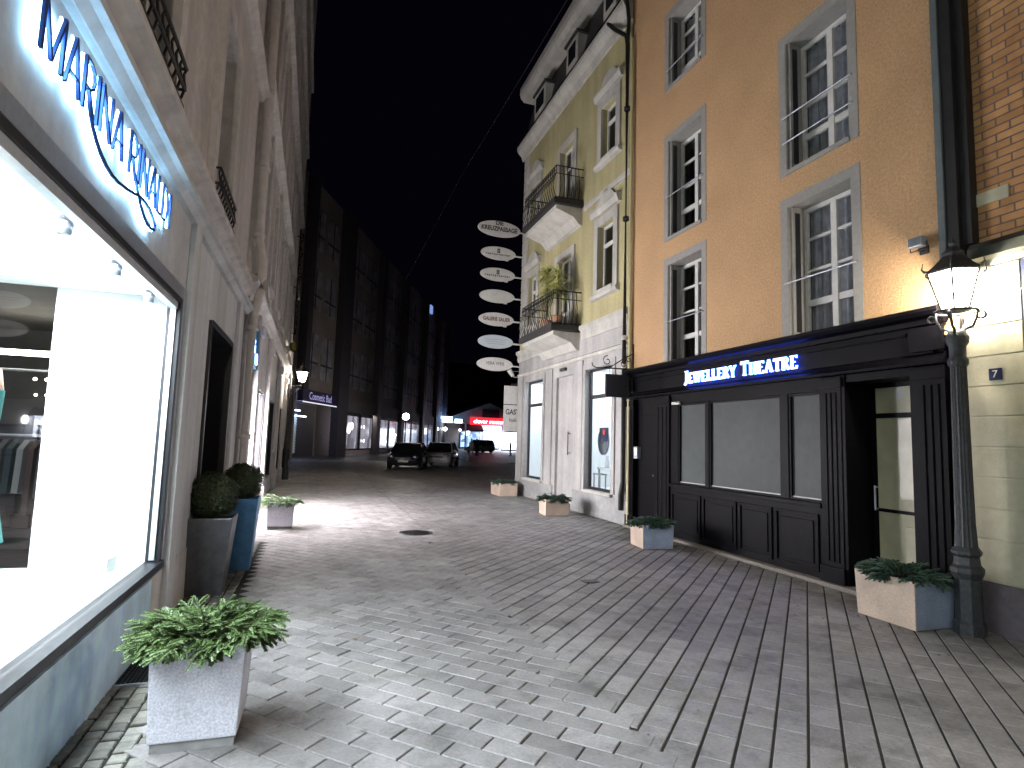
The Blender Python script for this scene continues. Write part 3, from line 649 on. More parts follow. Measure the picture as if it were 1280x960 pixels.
# downpipe between the two
r = root('downpipe', 'pale grey downpipe with collars running down between the two left buildings', 'downpipe', (XL+.12, 9.94, 0))
m = MB(); px, py = XL+.14, 9.93
m.tube([(px, py, 24), (px, py, 4.75)], .075, 14); m.tube([(px, py, 4.75), (px+.07, py, 4.45), (px+.09, py, 4.15), (px+.09, py, 3.9), (px+.02, py, 3.6), (px, py, 3.4), (px, py, .5)], .07, 14); m.build('pipe', M['oldtrim'], r)
m = MB(); m.lathe([(.06, 0), (.085, .02), (.085, .48), (.06, .5)], (px, py, 0), 16); m.build('pipe_shoe', M['darkframe'], r)
for z in (1.6, 3.3, 4.8, 5.9, 7.2, 9.5, 12, 15):
    m = MB(); m.lathe([(.07, -.04), (.092, -.035), (.092, .035), (.07, .04)], (px, py, z), 16); m.build('collar', M['oldtrim'], r)
# vertical wrought guild sign high on the far end
r = root('wrought_sign', 'tall dark wrought ornament hanging vertically on the end of the left row', 'wall ornament', (XL+.3, 23.6, 7))
m = MB(); xo = XL+.18
m.tube([(xo, 23.6, 9.6), (xo, 23.6, 5.2)], .03, 6)
for i in range(26):
    z = 9.4-.155*i; a = random.uniform(-.16, .16); b = random.uniform(-.2, .2)
    m.tube([(xo, 23.6, z), (xo+.08+a*.4, 23.6+b, z+.05), (xo+.04+a*.3, 23.6+b*1.2, z-.1)], .03, 5, .015)
for z in (9.3, 7.3, 5.5): m.tube([(XL-.03, 23.6, z), (xo, 23.6, z)], .02, 6)
m.build('ironwork', M['iron'], r)
m = MB(); m.lathe([(.02, .35), (.11, .3), (.13, .05), (.06, 0), (.02, -.05)], (xo, 23.6, 4.82), 8, False); m.build('gilt_lantern', mat('old_gilt', (.35, .27, .06), .4, metal=.6), r)

# ------------------------------------------------------------------ lanterns
def lantern_parts(r, c, s=1.0, G=None):
    """hexagonal tapered lantern standing at c"""
    ph = PI/6
    m = MB(); m.lathe([(.05*s, .0), (.11*s, .015*s), (.135*s, .03*s), (.10*s, .03*s)], c, 6, False, ph)
    for k in range(6):
        a = ph+k*PI/3; m.tube([(c[0]+.125*s*math.cos(a), c[1]+.125*s*math.sin(a), c[2]+.03*s), (c[0]+.235*s*math.cos(a), c[1]+.235*s*math.sin(a), c[2]+.40*s)], .010*s, 5)
    m.build('lantern_frame', M['lampiron'], r)
    m = MB(); m.lathe([(.115*s, .032*s), (.225*s, .40*s)], c, 6, False, ph); m.build('lantern_glass', G, r)
    m = MB(); m.lathe([(.225*s, .39*s), (.242*s, .40*s), (.242*s, .42*s), (.18*s, .475*s), (.13*s, .53*s), (.10*s, .57*s), (.105*s, .60*s), (.06*s, .64*s), (.03*s, .67*s), (.04*s, .70*s), (.012*s, .75*s), (.001, .77*s)], c, 6, False, ph)
    for k in range(6):
        a = ph+k*PI/3; m.tube([(c[0]+.255*s*math.cos(a), c[1]+.255*s*math.sin(a), c[2]+.41*s), (c[0]+.285*s*math.cos(a), c[1]+.285*s*math.sin(a), c[2]+.44*s), (c[0]+.275*s*math.cos(a), c[1]+.275*s*math.sin(a), c[2]+.50*s)], .014*s, 5, .004*s)
    m.build('lantern_roof', M['lampiron'], r)
LG = lampglass('lantern_glow', (1, .92, .76), 40, .45)
def street_lamp(name, label, x, y, power):
    r = root(name, label, 'street lamp', (x, y, 0))
    m = MB(); m.lathe([(.13, 0), (.13, .10), (.112, .12), (.108, .50), (.122, .53), (.135, .56), (.135, .60), (.108, .63), (.10, .70), (.122, .73), (.122, .755), (.09, .80)], (x, y, 0), 8, False); m.build('base', M['lampiron'], r)
    m = MB(); pr = [(.088, .795), (.078, 1.0), (.064, 2.45), (.062, 2.55)]; n = 32; vs, fs = [], []
    for rr_, z in pr:
        for k in range(n):
            q = rr_*(1+.05*math.cos(k*PI)); a = 2*PI*k/n; vs.append((x+q*math.cos(a), y+q*math.sin(a), z))
    for i in range(len(pr)-1):
        for k in range(n): fs.append((i*n+k, i*n+(k+1) % n, (i+1)*n+(k+1) % n, (i+1)*n+k))
    m.add(vs, fs, False); m.build('post', M['lampiron'], r)
    m = MB(); m.lathe([(.068, 2.5), (.085, 2.53), (.085, 2.57), (.068, 2.60), (.07, 2.70), (.095, 2.74), (.10, 2.79), (.075, 2.83), (.07, 2.86), (.001, 2.86)], (x, y, 0), 20); m.build('capital', M['lampiron'], r)
    m = MB()   # open ring cup with two loops that carries the lantern
    for k in range(4):
        a = k*PI/2+.35; m.tube([(x+.05*math.cos(a), y+.05*math.sin(a), 2.86), (x+.13*math.cos(a), y+.13*math.sin(a), 2.89), (x+.165*math.cos(a), y+.165*math.sin(a), 2.97), (x+.17*math.cos(a), y+.17*math.sin(a), 3.04)], .013, 6)
        m.tube([(x+(.20+.035*math.cos(t))*math.cos(a), y+(.20+.035*math.cos(t))*math.sin(a), 2.99+.035*math.sin(t)) for t in [i*2*PI/10 for i in range(11)]], .011, 6)
    m.tube([(x+.175*math.cos(t), y+.175*math.sin(t), 3.045) for t in [i*2*PI/24 for i in range(25)]], .013, 6)
    m.build('lantern_cup', M['lampiron'], r)
    lantern_parts(r, (x, y, 3.03), 1.0, LG)
    p = point('lantern_bulb', (x, y, 3.24), power, WARM, .07); return r
street_lamp('street_lamp', 'black lantern post glowing white in front of the cream wall with number 7', 5.88, 3.99, 205)

# bracket lanterns on the left
def bracket_lamp(label, x, y, G, power, up=0):
    r = root('bracket_lamp', label, 'street lamp', (x, y, 0), 'bracket lanterns along the left row')
    m = MB(); m.lathe([(.15, 0), (.15, .25), (.12, .3), (.12, 1.0), (.14, 1.05), (.09, 1.15), (.06, 1.9), (.05, 3.3+up), (.07, 3.35+up), (.05, 3.4+up), (.045, 3.75+up), (.06, 3.8+up), (.02, 3.95+up), (.001, 4.05+up)], (x, y, 0), 14); m.build('post', M['lampiron'], r)
    m = MB(); m.tube([(x, y, 3.45+up), (x+.4, y, 3.5+up), (x+.4, y, 3.62+up)], .02, 6)
    for cx, cz, q in ((x+.13, 3.3+up, .1), (x+.3, 3.36+up, .08)): m.tube([(cx+q*(1-t/9)*math.cos(t), y, cz+q*(1-t/9)*math.sin(t)) for t in [i*.5 for i in range(16)]], .014, 5)
    m.tube([(x, y, 3.05+up), (x+.15, y, 3.15+up), (x+.4, y, 3.48+up)], .018, 6)
    m.build('bracket', M['lampiron'], r)
    lantern_parts(r, (x+.4, y, 3.62+up), 1.0, G); point('bracket_bulb', (x+.4, y, 3.84+up), power, WARM, .07)
bracket_lamp('tall black post lamp with a scrolled bracket lantern lighting the end of the left row', -1.0, 23.4, lampglass('bracket_lantern_glow', (1, .90, .72), 30, .5), 230)
bracket_lamp('unseen bracket lantern added behind the camera to light the lane', -1.0, -4.6, LG, 420, 1.2)  # added lantern out of view, fill for the right-hand facades

# ================================================================== RIGHT: brick building with the cream ground floor
BB = root('brick_building', 'orange brick building on a cream rusticated ground floor at the right edge', 'building', (XR, 1, 0))
m = MB(); m.wall(XR, -1, -9, 4.2, 3.7, 20, [(1.2, 2.4, 4.9, 7.0), (-1.6, -.4, 4.9, 7.0), (1.2, 2.4, 8.4, 10.4), (-1.6, -.4, 8.4, 10.4)], .2); m.build('brick_wall', M['brick'], BB)
for q in ((1.2, 2.4, 4.9, 7.0), (-1.6, -.4, 4.9, 7.0), (1.2, 2.4, 8.4, 10.4), (-1.6, -.4, 8.4, 10.4)): window(BB, XR, -1, *q, .2, cur=M['curtain'])
m = MB(); zs = [.46, .86, 1.15, 1.445, 1.735, 2.03, 2.325, 2.62, 2.92, 3.22, 3.5]
for a, b in zip(zs, zs[1:]): m.box(XR-.03, XR+.2, 2.6 if b < 2.7 else 3.6, 4.15, a+.006, b-.006, .006); m.box(XR-.03, XR+.2, -9, -1.5, a+.006, b-.006, .006)
m.box(XR-.012, XR+.2, -9, 4.16, .4, 3.5); m.build('rusticated_wall', M['rustic'], BB)
m = MB(); m.box(XR-.06, XR+.1, -9, 4.2, -.02, .455, .012); m.build('plinth', M['purple'], BB)
m = MB(); m.moulding([(0, 3.5), (.06, 3.5), (.09, 3.55), (.14, 3.58), (.14, 3.68), (.10, 3.74), (0, 3.76)], -9, 3.98, XR, -1); m.build('string_band', mat('dark_green_band', (.05, .055, .045), .5, n=8, amt=.25), BB)
m = MB(); m.box(XR-.035, XR+.1, 3.45, 3.58, 2.55, 3.49); m.box(XR-.034, XR+.1, 2.5, 3.449, 3.4, 3.49); w_ = m.build('window_frame', mat('navy_window_frame', (.03, .04, .09), .4), BB)
m = MB(); m.box(XR-.026, XR+.05, 2.5, 3.449, 2.65, 3.4); m.build('pane', M['carglass'], w_)
m = MB(); m.box(XR-.016, XR+.02, 3.66, 3.96, 4.14, 4.27, .004); m.build('stone_plaque', M['rustic'], BB)
m = MB(); m.box(XR-.15, XR+.05, 4.04, 4.16, 3.5, 19.5, .01); m.box(XR-.10, XR+.05, 3.95, 4.038, 3.76, 19.5); m.build('black_duct', mat('duct_black', (.013, .014, .015), .5, n=6, amt=.3), BB)
m = MB(); m.box(XR-.17, XR+.05, 4.162, 4.235, 3.4, 19.5, .008); m.build('grey_duct', mat('duct_grey', (.10, .12, .125), .5, n=6, amt=.2, streak=3), BB)
m = MB(); m.box(XR-.05, XR+.05, 4.17, 4.245, 0, 3.38, .006); m.build('corner_strip', mat('corner_orange', (.5, .27, .12), .8), BB)
# plate number 7
r = root('number_plate', 'small dark blue enamel house number plate reading 7 on the cream wall', 'number plate', (XR-.04, 3.84, 2.44))
m = MB(); m.box(XR-.048, XR-.031, 3.785, 3.895, 2.375, 2.49, .003); m.build('plate', M['enamel'], r)
text('numeral', '7', .10, M['signwhite'], r, RIGHTWALL((XR-.0495, 3.84, 2.432)))

# ================================================================== RIGHT: orange building with jewellery shopfront
OB = root('orange_building', 'orange stuccoed house with white casement windows above a black shopfront', 'building', (XR, 7.5, 0))
rowz = [(3.18, 5.10), (5.63, 7.58), (8.68, 10.15), (11.3, 12.8)]
hol = []
for z0, z1 in rowz: hol += [(5.40, 6.45, z0, z1), (8.42, 9.46, z0, z1)]
m = MB(); m.wall(XR, -1, 4.25, 10.84, 2.9, 14.5, hol, .36); m.build('wall', M['orange'], OB)
for z0, z1 in rowz:
    for (a, b) in ((5.40, 6.45), (8.42, 9.46)):
        rl = [z0+.80] if z0 < 8 and not (a < 6 and 5 < z0 < 6) else ([z0+.80, z0+.42] if z0 < 8 else [z0+.35])
        window(OB, XR, -1, a, b, z0, z1, .33, lining=True, cur=M['curtain'] if a < 6 or z0 > 8 else None, surround=M['greytrim'], sproud=.008, sw=.13, rail=rl, shutter=True)
SF = MB(); XF = XR-.055   # shopfront face
SF.box(XF, XR+.1, 4.42, 10.60, 2.64, 3.06); SFo = SF.build('shopfront', M['blackwood'], OB)
m = MB()
m.moulding([(0, 3.02), (.03, 3.03), (.05, 3.08), (.11, 3.11), (.14, 3.15), (.14, 3.185), (.10, 3.20), (-.16, 3.23)], 4.27, 10.82, XF, -1)
m.moulding([(.001, 2.60), (.05, 2.60), (.06, 2.63), (.035, 2.66), (.02, 2.70), (.001, 2.72)], 4.28, 10.8, XF, -1)
m.moulding([(.001, 2.935), (.018, 2.94), (.018, 2.965), (.001, 2.97)], 4.7, 10.5, XF, -1)
m.build('cornice', M['blackwood'], SFo)
for a, b in ((10.58, 10.83), (9.30, 9.82), (5.58, 5.90), (4.30, 4.64)):
    m = MB(); m.box(XF-.012, XR+.05, a, b, .04, 2.58); m.box(XF-.04, XF-.013, a-.02, b+.02, .04, .24, .006); m.box(XF-.035, XF-.013, a-.02, b+.02, 2.44, 2.56, .006)
    n = 3
    for i in range(n):
        q = a+.05+(b-a-.1)*(i+.15)/n; q2 = a+.05+(b-a-.1)*(i+.85)/n
        m.box(XF-.026, XF-.0125, q, q2, .30, 2.38, .005)
    m.build('pilaster', M['blackwood'], SFo)
for a, b in ((4.28, 4.66), (10.56, 10.84)):
    m = MB(); m.box(XF-.05, XF-.0135, a, b, 2.74, 3.0, .01); m.build('end_bracket', M['blackwood'], SFo)
# stallriser with raised panels, sill and window frames
m = MB(); m.box(XF+.02, XR+.05, 5.90, 9.30, .04, .92); m.box(XF-.03, XR+.05, 5.90, 9.30, .925, .985, .008)
m.box(XF+.02, XR+.05, 9.06, 9.30, .99, 2.595); m.box(XF+.02, XR+.05, 5.902, 9.058, 2.42, 2.595)
for a, b in ((8.19, 8.27), (6.47, 6.60)): m.box(XF+.015, XR+.05, a, b, .99, 2.418)
m.build('stall_riser', M['blackwood'], SFo)
for a, b in ((8.40, 9.24), (7.52, 8.34), (6.78, 7.46), (5.97, 6.72)):
    m = MB()
    for y0, y1, z0, z1 in ((a, b, .12, .16), (a, b, .80, .84), (a, a+.04, .161, .799), (b-.04, b, .161, .799)): m.box(XF-.004, XF+.0195, y0, y1, z0, z1, .005)
    m.box(XF+.005, XF+.0195, a+.09, b-.09, .21, .75, .006); m.build('riser_panel', M['blackwood'], SFo)
for a, b in ((8.27, 9.06), (6.60, 8.19), (5.90, 6.47)):
    f = MB(); x0, x1 = XF+.03, XF+.06
    f.box(x0, x1, a, a+.035, .99, 2.415); f.box(x0, x1, b-.035, b, .99, 2.415); f.box(x0, x1, a+.035, b-.035, .99, 1.02); f.box(x0, x1, a+.035, b-.035, 2.38, 2.415)
    W = f.build('window', M['blackwood'], SFo)
    p = MB(); p.box(XF+.065, XF+.075, a+.01, b-.01, 1.0, 2.4); p.build('frosted_pane', M['blind'], W)
    p = MB(); p.box(XF+.045, XF+.062, a+.036, b-.036, 1.0205, 1.035); p.build('bottom_strip', M['signwhite'], W)
m = MB(); m.box(XF-.03, XF+.02, 8.98, 9.20, 2.40, 2.45, .006); m.box(XF-.06, XF-.031, 9.02, 9.14, 2.415, 2.445, .004); m.build('picture_lamp', M['signwhite'], SFo)
m = MB(); m.box(XF-.10, XR+.05, 4.3, 10.83, -.02, .045, .01); m.build('kerb_step', mat('stone_step', (.17, .15, .13), .7, n=20, amt=.2, bump=.2), SFo)
# right door in a deep recess
xd = XF+.42
m = MB(); m.box(XF+.0, xd, 5.53, 5.578, .045, 2.59); m.box(XF+.0, xd, 4.642, 4.69, .045, 2.59); m.box(XF+.02, xd, 4.69, 5.53, 2.5, 2.59); m.build('recess_lining', M['blackwood'], SFo)
m = MB(); a, b = 4.69, 5.53
m.box(xd, xd+.05, a, a+.06, .045, 2.5); m.box(xd, xd+.05, b-.06, b, .045, 2.5); m.box(xd, xd+.05, a+.06, b-.06, 2.44, 2.5); m.box(xd, xd+.05, a+.06, b-.06, 2.07, 2.13); m.box(xd, xd+.05, a+.06, b-.06, .94, .98); m.box(xd, xd+.05, a+.06, b-.06, .045, .18)
D = m.build('glazed_door', M['blackwood'], SFo)
PANE = mat('lit_olive_glass', (.34, .32, .21), .4, n=3, amt=.15, coat=.1, spec=.3)
m = MB()
for z0, z1 in ((.18, .94), (.98, 2.07), (2.13, 2.44)): m.box(xd+.015, xd+.025, a+.06, b-.06, z0, z1)
m.build('door_pane', PANE, D)
for q in ((4.86, 5.12, .30, .80), (4.80, 4.92, 1.55, 1.7), (4.79, 4.86, 1.05, 1.2)): m = MB(); m.box(xd-.004, xd+.014, *q); m.build('door_notice', M['rustic'], D)
m = MB(); m.tube([(xd-.04, 5.47, .95), (xd-.04, 5.47, 1.25)], .012, 8); m.tube([(xd, 5.47, .97), (xd-.04, 5.47, .97)], .01, 6); m.tube([(xd, 5.47, 1.23), (xd-.04, 5.47, 1.23)], .01, 6); m.build('door_handle', M['steel'], D)
# left door
xd = XF+.10
m = MB(); m.box(xd, xd+.06, 9.82, 10.58, .045, 2.42); m.box(xd-.01, xd+.06, 9.82, 10.58, 2.42, 2.60); D = m.build('side_door', M['blackwood'], SFo)
m = MB()
for z0, z1 in ((.25, .95), (1.1, 2.25)): m.box(xd-.012, xd-.0005, 9.92, 10.48, z0, z1, .005)
m.build('door_panel', M['blackwood'], D)
m = MB(); m.sphere((xd-.04, 9.9, 1.08), .03, 8); m.tube([(xd, 9.9, 1.08), (xd-.04, 9.9, 1.08)], .012, 6); m.build('door_knob', M['steel'], D)
m = MB(); m.box(XF-.002, XF+.098, 10.44, 10.575, 1.38, 1.62, .005); m.build('intercom', M['steel'], D)
m = MB(); m.box(XF-.0045, XF-.0015, 10.47, 10.545, 1.45, 1.59); m.build('intercom_label', emit('intercom_glow', (.75, .8, 1), .35), D)
# sign letters
r = root('shop_sign', 'JEWELLERY THEATRE lettering glowing white with a blue halo on the black fascia', 'shop sign', (XF, 7.5, 2.75))
k = 0; GW, GB = emit('letter_white_glow', (.70, .84, 1), 1.0), emit('letter_blue_halo', (.03, .09, 1.0), 26)
for ch, strokes in lettering(SERIF, 'JEWELLERY THEATRE', .178, 2.58, .031, caps_big=(0, 10)):
    if not strokes: continue
    mL, mH = MB(), MB()
    for pts, wd in strokes:
        k += 1; fn = lambda p, q, d: (XF-d, 8.80-p, 2.752+q)
        ribbon(mL, pts, wd, fn, .034, .048+.0004*(k % 7)); ribbon(mH, pts, wd+.006, fn, .021+.0003*(k % 5), .026+.0003*(k % 5))
    o = mL.build('letter', GW, r); mH.build('halo_light', GB, o)
# floodlight on the wall
r = root('wall_floodlight', 'small grey floodlight mounted on the orange wall beside the dark duct', 'floodlight', (XR, 4.5, 3.92))
m = MB(); m.box(XR-.16, XR-.06, 4.42, 4.58, 3.88, 3.99, .015); m.build('housing', M['steel'], r)
m = MB(); m.box(XR-.175, XR-.161, 4.435, 4.565, 3.89, 3.975, .004); m.build('lens', M['glass'], r)
m = MB(); m.tube([(XR, 4.5, 3.86), (XR-.1, 4.5, 3.86)], .012, 6); m.box(XR-.02, XR-.001, 4.45, 4.55, 3.82, 3.91, .004); m.tube([(XR-.1, 4.41, 3.93), (XR-.1, 4.41, 3.85), (XR-.1, 4.59, 3.85), (XR-.1, 4.59, 3.93)], .008, 6); m.build('bracket', M['darkframe'], r)

# ================================================================== RIGHT: yellow building
YB = root('yellow_building', 'yellow house with two iron balconies and tall lit shop windows', 'building', (XR, 14.4, 0))
YW = [(15.77, 17.25, .57, 3.5, .16), (11.57, 12.92, .58, 3.44, .16)]
YD = (13.72, 14.8, .02, 3.42, .12)
w1 = (11.6, 12.38, 5.28, 6.85); w2 = (11.55, 12.28, 8.5, 9.8)
yh = [w1, w2, (16.55, 17.3, 5.28, 6.85), (16.5, 17.2, 8.5, 9.8)]; bd = [(13.9, 14.9, 4.6, 6.7), (13.9, 14.85, 7.9, 9.9)]
m = MB(); m.wall(XR, -1, 10.86, 18.0, 4.3, 11.7, yh+bd, .2); m.build('upper_wall', M['yellow'], YB)
m = MB(); m.face([(XR, 18, 0), (XR+8, 18, 0), (XR+8, 18, 11.7), (XR, 18, 11.7)]); m.build('side_wall', M['yellow'], YB)
m = MB(); m.wall(XR-.012, -1, 10.86, 18.0, .0, 4.3, YW+[YD], .16); m.build('ground_floor_wall', M['palegf'], YB)
m = MB(); m.box(XR-.05, XR+.05, 10.86, 13.6, -.02, .5, .01); m.box(XR-.05, XR+.05, 14.92, 18.02, -.02, .5, .01); m.build('plinth', M['plinth'], YB)
for pr, a, b in (([(0, 4.22), (.04, 4.22), (.06, 4.3), (.06, 4.42), (.12, 4.48), (.12, 4.56), (0, 4.62)], 10.86, 13.2), ([(0, 4.22), (.04, 4.22), (.06, 4.3), (.06, 4.42), (.12, 4.48), (.12, 4.56), (0, 4.62)], 15.8, 18.05),
        ([(0, 7.55), (.03, 7.55), (.05, 7.6), (.05, 7.68), (0, 7.7)], 10.86, 13.2), ([(.013, 3.72), (.05, 3.74), (.07, 3.80), (.013, 3.84)], 10.86, 18.0)):
    m = MB(); m.moulding(pr, a, b, XR, -1); m.build('string_course', M['pale'], YB)
for a, b in ((10.9, 11.35), (13.08, 13.5), (15.05, 15.5), (17.5, 17.98)): m = MB(); m.box(XR-.05, XR-.0125, a, b, .5, 3.70, .008); m.build('pilaster', M['palegf'], YB)
m = MB()
for z in [4.9+.42*i for i in range(16)]: m.box(XR-.022, XR-.001, 17.55-(.12 if int(z*100) % 84 < 42 else 0), 18.0, z, z+.38, .006)
m.build('quoins', M['pale'], YB)
m = MB(); m.moulding([(0, 11.15), (.05, 11.15), (.10, 11.3), (.22, 11.42), (.26, 11.5), (.26, 11.62), (0, 11.66)], 10.86, 18.15, XR, -1); m.build('eave', M['pale'], YB)
m = MB(); m.prism([(XR-.30, 11.6), (XR-.18, 11.6), (XR-.02, 11.74), (XR+.35, 13.45), (XR+6, 13.45), (XR+6, 11.6)], lambda p, q, a: (p, a, q), 10.86, 18.1); m.build('mansard_roof', M['slate'], YB)
m = MB(); m.moulding([(-.4, 13.3), (.05, 13.3), (.16, 13.42), (.20, 13.55), (.20, 13.75), (-.4, 13.78)], 10.7, 18.2, XR, -1); m.build('top_cornice', M['pale'], YB)
for a, b in ((16.0, 16.95), (13.65, 14.4), (11.5, 12.15)):
    m = MB(); m.box(XR-.10, XR+.5, a, b, 11.92, 12.75, .01); W = m.build('dormer', M['pale'], YB)
    m = MB(); m.box(XR-.112, XR-.1005, a+.14, b-.14, 12.12, 12.62); m.build('dormer_pane', M['carglass'], W)
    m = MB(); m.box(XR-.16, XR+.5, a-.06, b+.06, 12.752, 12.82, .01); m.build('dormer_roof', M['slate'], W)
for q in yh:
    window(YB, XR, -1, *q, .17, rows=(.70,), split=False, cur=None, surround=M['pale'], sproud=.05, sw=.2)
for q in yh:
    m = MB(); yc = (q[0]+q[1])/2
    m.moulding([(.001, q[3]+.26), (.08, q[3]+.26), (.13, q[3]+.38), (.13, q[3]+.45), (.001, q[3]+.48)], q[0]-.3, q[1]+.3, XR, -1)
    m.prism([(yc-.5, q[3]+.48), (yc+.5, q[3]+.48), (yc+.25, q[3]+.72), (yc, q[3]+.8), (yc-.25, q[3]+.72)], lambda p, z, a: (a, p, z), XR-.05, XR-.001); m.build('window_hood', M['pale'], YB)
    m = MB(); m.moulding([(.001, q[2]-.22), (.09, q[2]-.2), (.12, q[2]-.13), (.12, q[2]-.105), (.001, q[2]-.101)], q[0]-.26, q[1]+.26, XR, -1); m.build('window_sill', M['pale'], YB)
for q in bd:
    window(YB, XR, -1, *q, .18, rows=(.28, .72), cur=M['curtain'], surround=M['pale'], sproud=.05, sw=.17)
# balconies
def balcony(z):
    y0, y1, xo, zt = 13.28, 15.72, 5.40, z+.86
    m = MB(); m.box(xo-.03, XR-.001, y0, y1, z-.16, z, .02); B = m.build('balcony', M['slate'], YB)
    m = MB(); m.prism([(XR-.002, z-.62), (XR-.1, z-.6), (XR-.25, z-.42), (XR-.5, z-.34), (xo+.06, z-.26), (xo+.06, z-.165), (XR-.002, z-.165)], lambda p, q, a: (p, a, q), y0+.08, y1-.08); m.build('soffit', M['pale'], B)
    q = MB(); pr = [(0, .01), (.03, .12), (.075, .27), (.055, .45), (.0, .65), (-.01, .86)]
    def bar(px, py, nx, ny): q.tube([(px+nx*o, py+ny*o, z+h) for o, h in pr], .011, 6)
    n = 18
    for i in range(n+1): bar(xo+.03, y0+.06+(y1-y0-.12)*i/n, -1, 0)
    for yy, sg in ((y0+.05, -1), (y1-.05, 1)):
        for i in range(1, 7): bar(xo+.03+(XR-xo-.06)*i/7, yy, 0, sg)
    for h, o in ((.86, -.01), (.65, 0), (.03, 0)): q.tube([(XR-.0, y0+.05-o, z+h), (xo+.03-o, y0+.05-o, z+h), (xo+.03-o, y1-.05+o, z+h), (XR, y1-.05+o, z+h)], .018 if h > .8 else .012, 6)
    for i in range(n):       # small scrolls between the bars
        yy = y0+.06+(y1-y0-.12)*(i+.5)/n; q.tube([(xo+.01, yy+.045*math.cos(t), z+.74+.045*math.sin(t)) for t in [k*2*PI/8 for k in range(9)]], .008, 4)
    q.build('railing', M['iron'], B)
balcony(4.60); balcony(7.86)
# lit shop windows with rooms behind
for i, (a, b, z0, z1, dd) in enumerate(YW):
    f = MB(); x0, x1 = XR+.08, XR+.14; tz = 2.77
    f.box(x0, x1, a, a+.05, z0, z1); f.box(x0, x1, b-.06, b, z0, z1); f.box(x0, x1, a+.05, b-.06, z1-.06, z1); f.box(x0, x1, a+.05, b-.06, z0, z0+.06); f.box(x0-.01, x1, a+.05, b-.06, tz-.045, tz+.045)
    W = f.build('shop_window', M['darkframe'], YB)
    p = MB(); p.face([(x0+.03, a+.03, z0+.03), (x0+.03, b-.03, z0+.03), (x0+.03, b-.03, z1-.03), (x0+.03, a+.03, z1-.03)]); p.build('pane', M['glass'], W)
    p = MB(); p.box(XR-.09, XR+.08, a-.06, b+.06, z0-.07, z0-.005, .008); p.build('sill', M['pale'], W)
    s = MB(); s.box(XR-.045, XR-.0125, a-.14, a-.001, z0-.005, z1+.14); s.box(XR-.045, XR-.0125, b+.001, b+.14, z0-.005, z1+.14); s.box(XR-.044, XR-.0125, a-.001, b+.001, z1+.001, z1+.14); s.build('surround', M['palegf'], W)
    d = MB(); xi = XR+1.5; ya, yb = a-.25, min(b+.9, 17.95)
    d.face([(xi, ya, .3), (xi, yb, .3), (xi, yb, 3.6), (xi, ya, 3.6)]); d.face([(x1, ya, .3), (xi, ya, .3), (xi, ya, 3.6), (x1, ya, 3.6)]); d.face([(x1, yb, .3), (xi, yb, .3), (xi, yb, 3.6), (x1, yb, 3.6)])
    d.face([(x1, ya, 3.6), (xi, ya, 3.6), (xi, yb, 3.6), (x1, yb, 3.6)]); d.face([(x1, ya, .55), (xi, ya, .55), (xi, yb, .55), (x1, yb, .55)]); d.build('shop_interior', M['white'], W)
    area('shop_light', (XR+.75, (ya+yb)/2, 3.55), 45, (.78, .88, 1), 1.2, yb-ya-.2)
# goods in the nearer window
r = root('round_bag_display', 'dark round sign with a red emblem hanging in the nearer yellow-house window', 'display', (6.62, 12.75, 1.8))
m = MB(); m.prism([(.26*math.cos(t), .33*math.sin(t)) for t in [i*2*PI/28 for i in range(28)]], lambda p, q, d: (6.62+d, 12.86+p, 1.72+q), 0, .05); m.build('disc', mat('bag_grey', (.16, .17, .2), .5), r)
m = MB(); m.box(6.59, 6.618, 12.55, 12.98, 1.72, 2.05, .006); m.build('panel', mat('bag_navy', (.03, .035, .09), .5), r)
m = MB(); m.sphere((6.585, 12.72, 1.94), .07, 8, (.2, 1, 1)); m.build('emblem', mat('red_emblem', (.6, .05, .03), .5), r)
m = MB(); m.box(6.58, 6.6, 12.1, 12.3, 2.32, 2.72); m.box(6.58, 6.6, 12.1, 12.3, 2.02, 2.31); tag(m.build('poster', mat('green_poster', (.2, .55, .4), .5, n=5, amt=.5)), 'narrow green and pink poster hanging inside the nearer yellow-house window', 'poster')
r = root('console_table', 'small white console table inside the nearer yellow-house shop window', 'table', (6.7, 12.5, .55))
m = MB(); m.box(6.55, 6.95, 12.1, 13.0, 1.05, 1.09, .006); m.build('table_top', M['whitepaint'], r)
for px, py in ((6.58, 12.13), (6.9, 12.13), (6.58, 12.95), (6.9, 12.95)):
    m = MB(); m.box(px, px+.03, py, py+.03, .552, 1.05); m.build('leg', M['greytrim'], r)
for i, (py, h, c) in enumerate(((12.25, .2, (.5, .5, .52)), (12.5, .13, (.1, .12, .2)), (12.8, .28, (.55, .55, .6)))):
    m = MB(); m.lathe([(.001, 0), (.05, 0), (.06, h*.4), (.03, h*.75), (.035, h), (.001, h)], (6.72, py, 1.092), 14)
    tag(m.build('vase', mat('vase_glaze_%d' % i, c, .2)), ['short pale vase at the near end of the white console table', 'low dark blue vase in the middle of the white console table', 'tallest pale vase at the far end of the white console table'][i], 'vase', 'vases on the console table')
r = root('stool', 'grey wooden stool on the floor of the nearer yellow-house shop window', 'stool', (6.42, 12.62, .56))
m = MB(); m.box(6.33, 6.52, 12.42, 12.78, .93, .96, .005); m.build('seat', M['greytrim'], r)
for px in (6.34, 6.49):
    for py in (12.44, 12.74): m = MB(); m.box(px, px+.025, py, py+.025, .555, .93); m.build('leg', M['greytrim'], r)
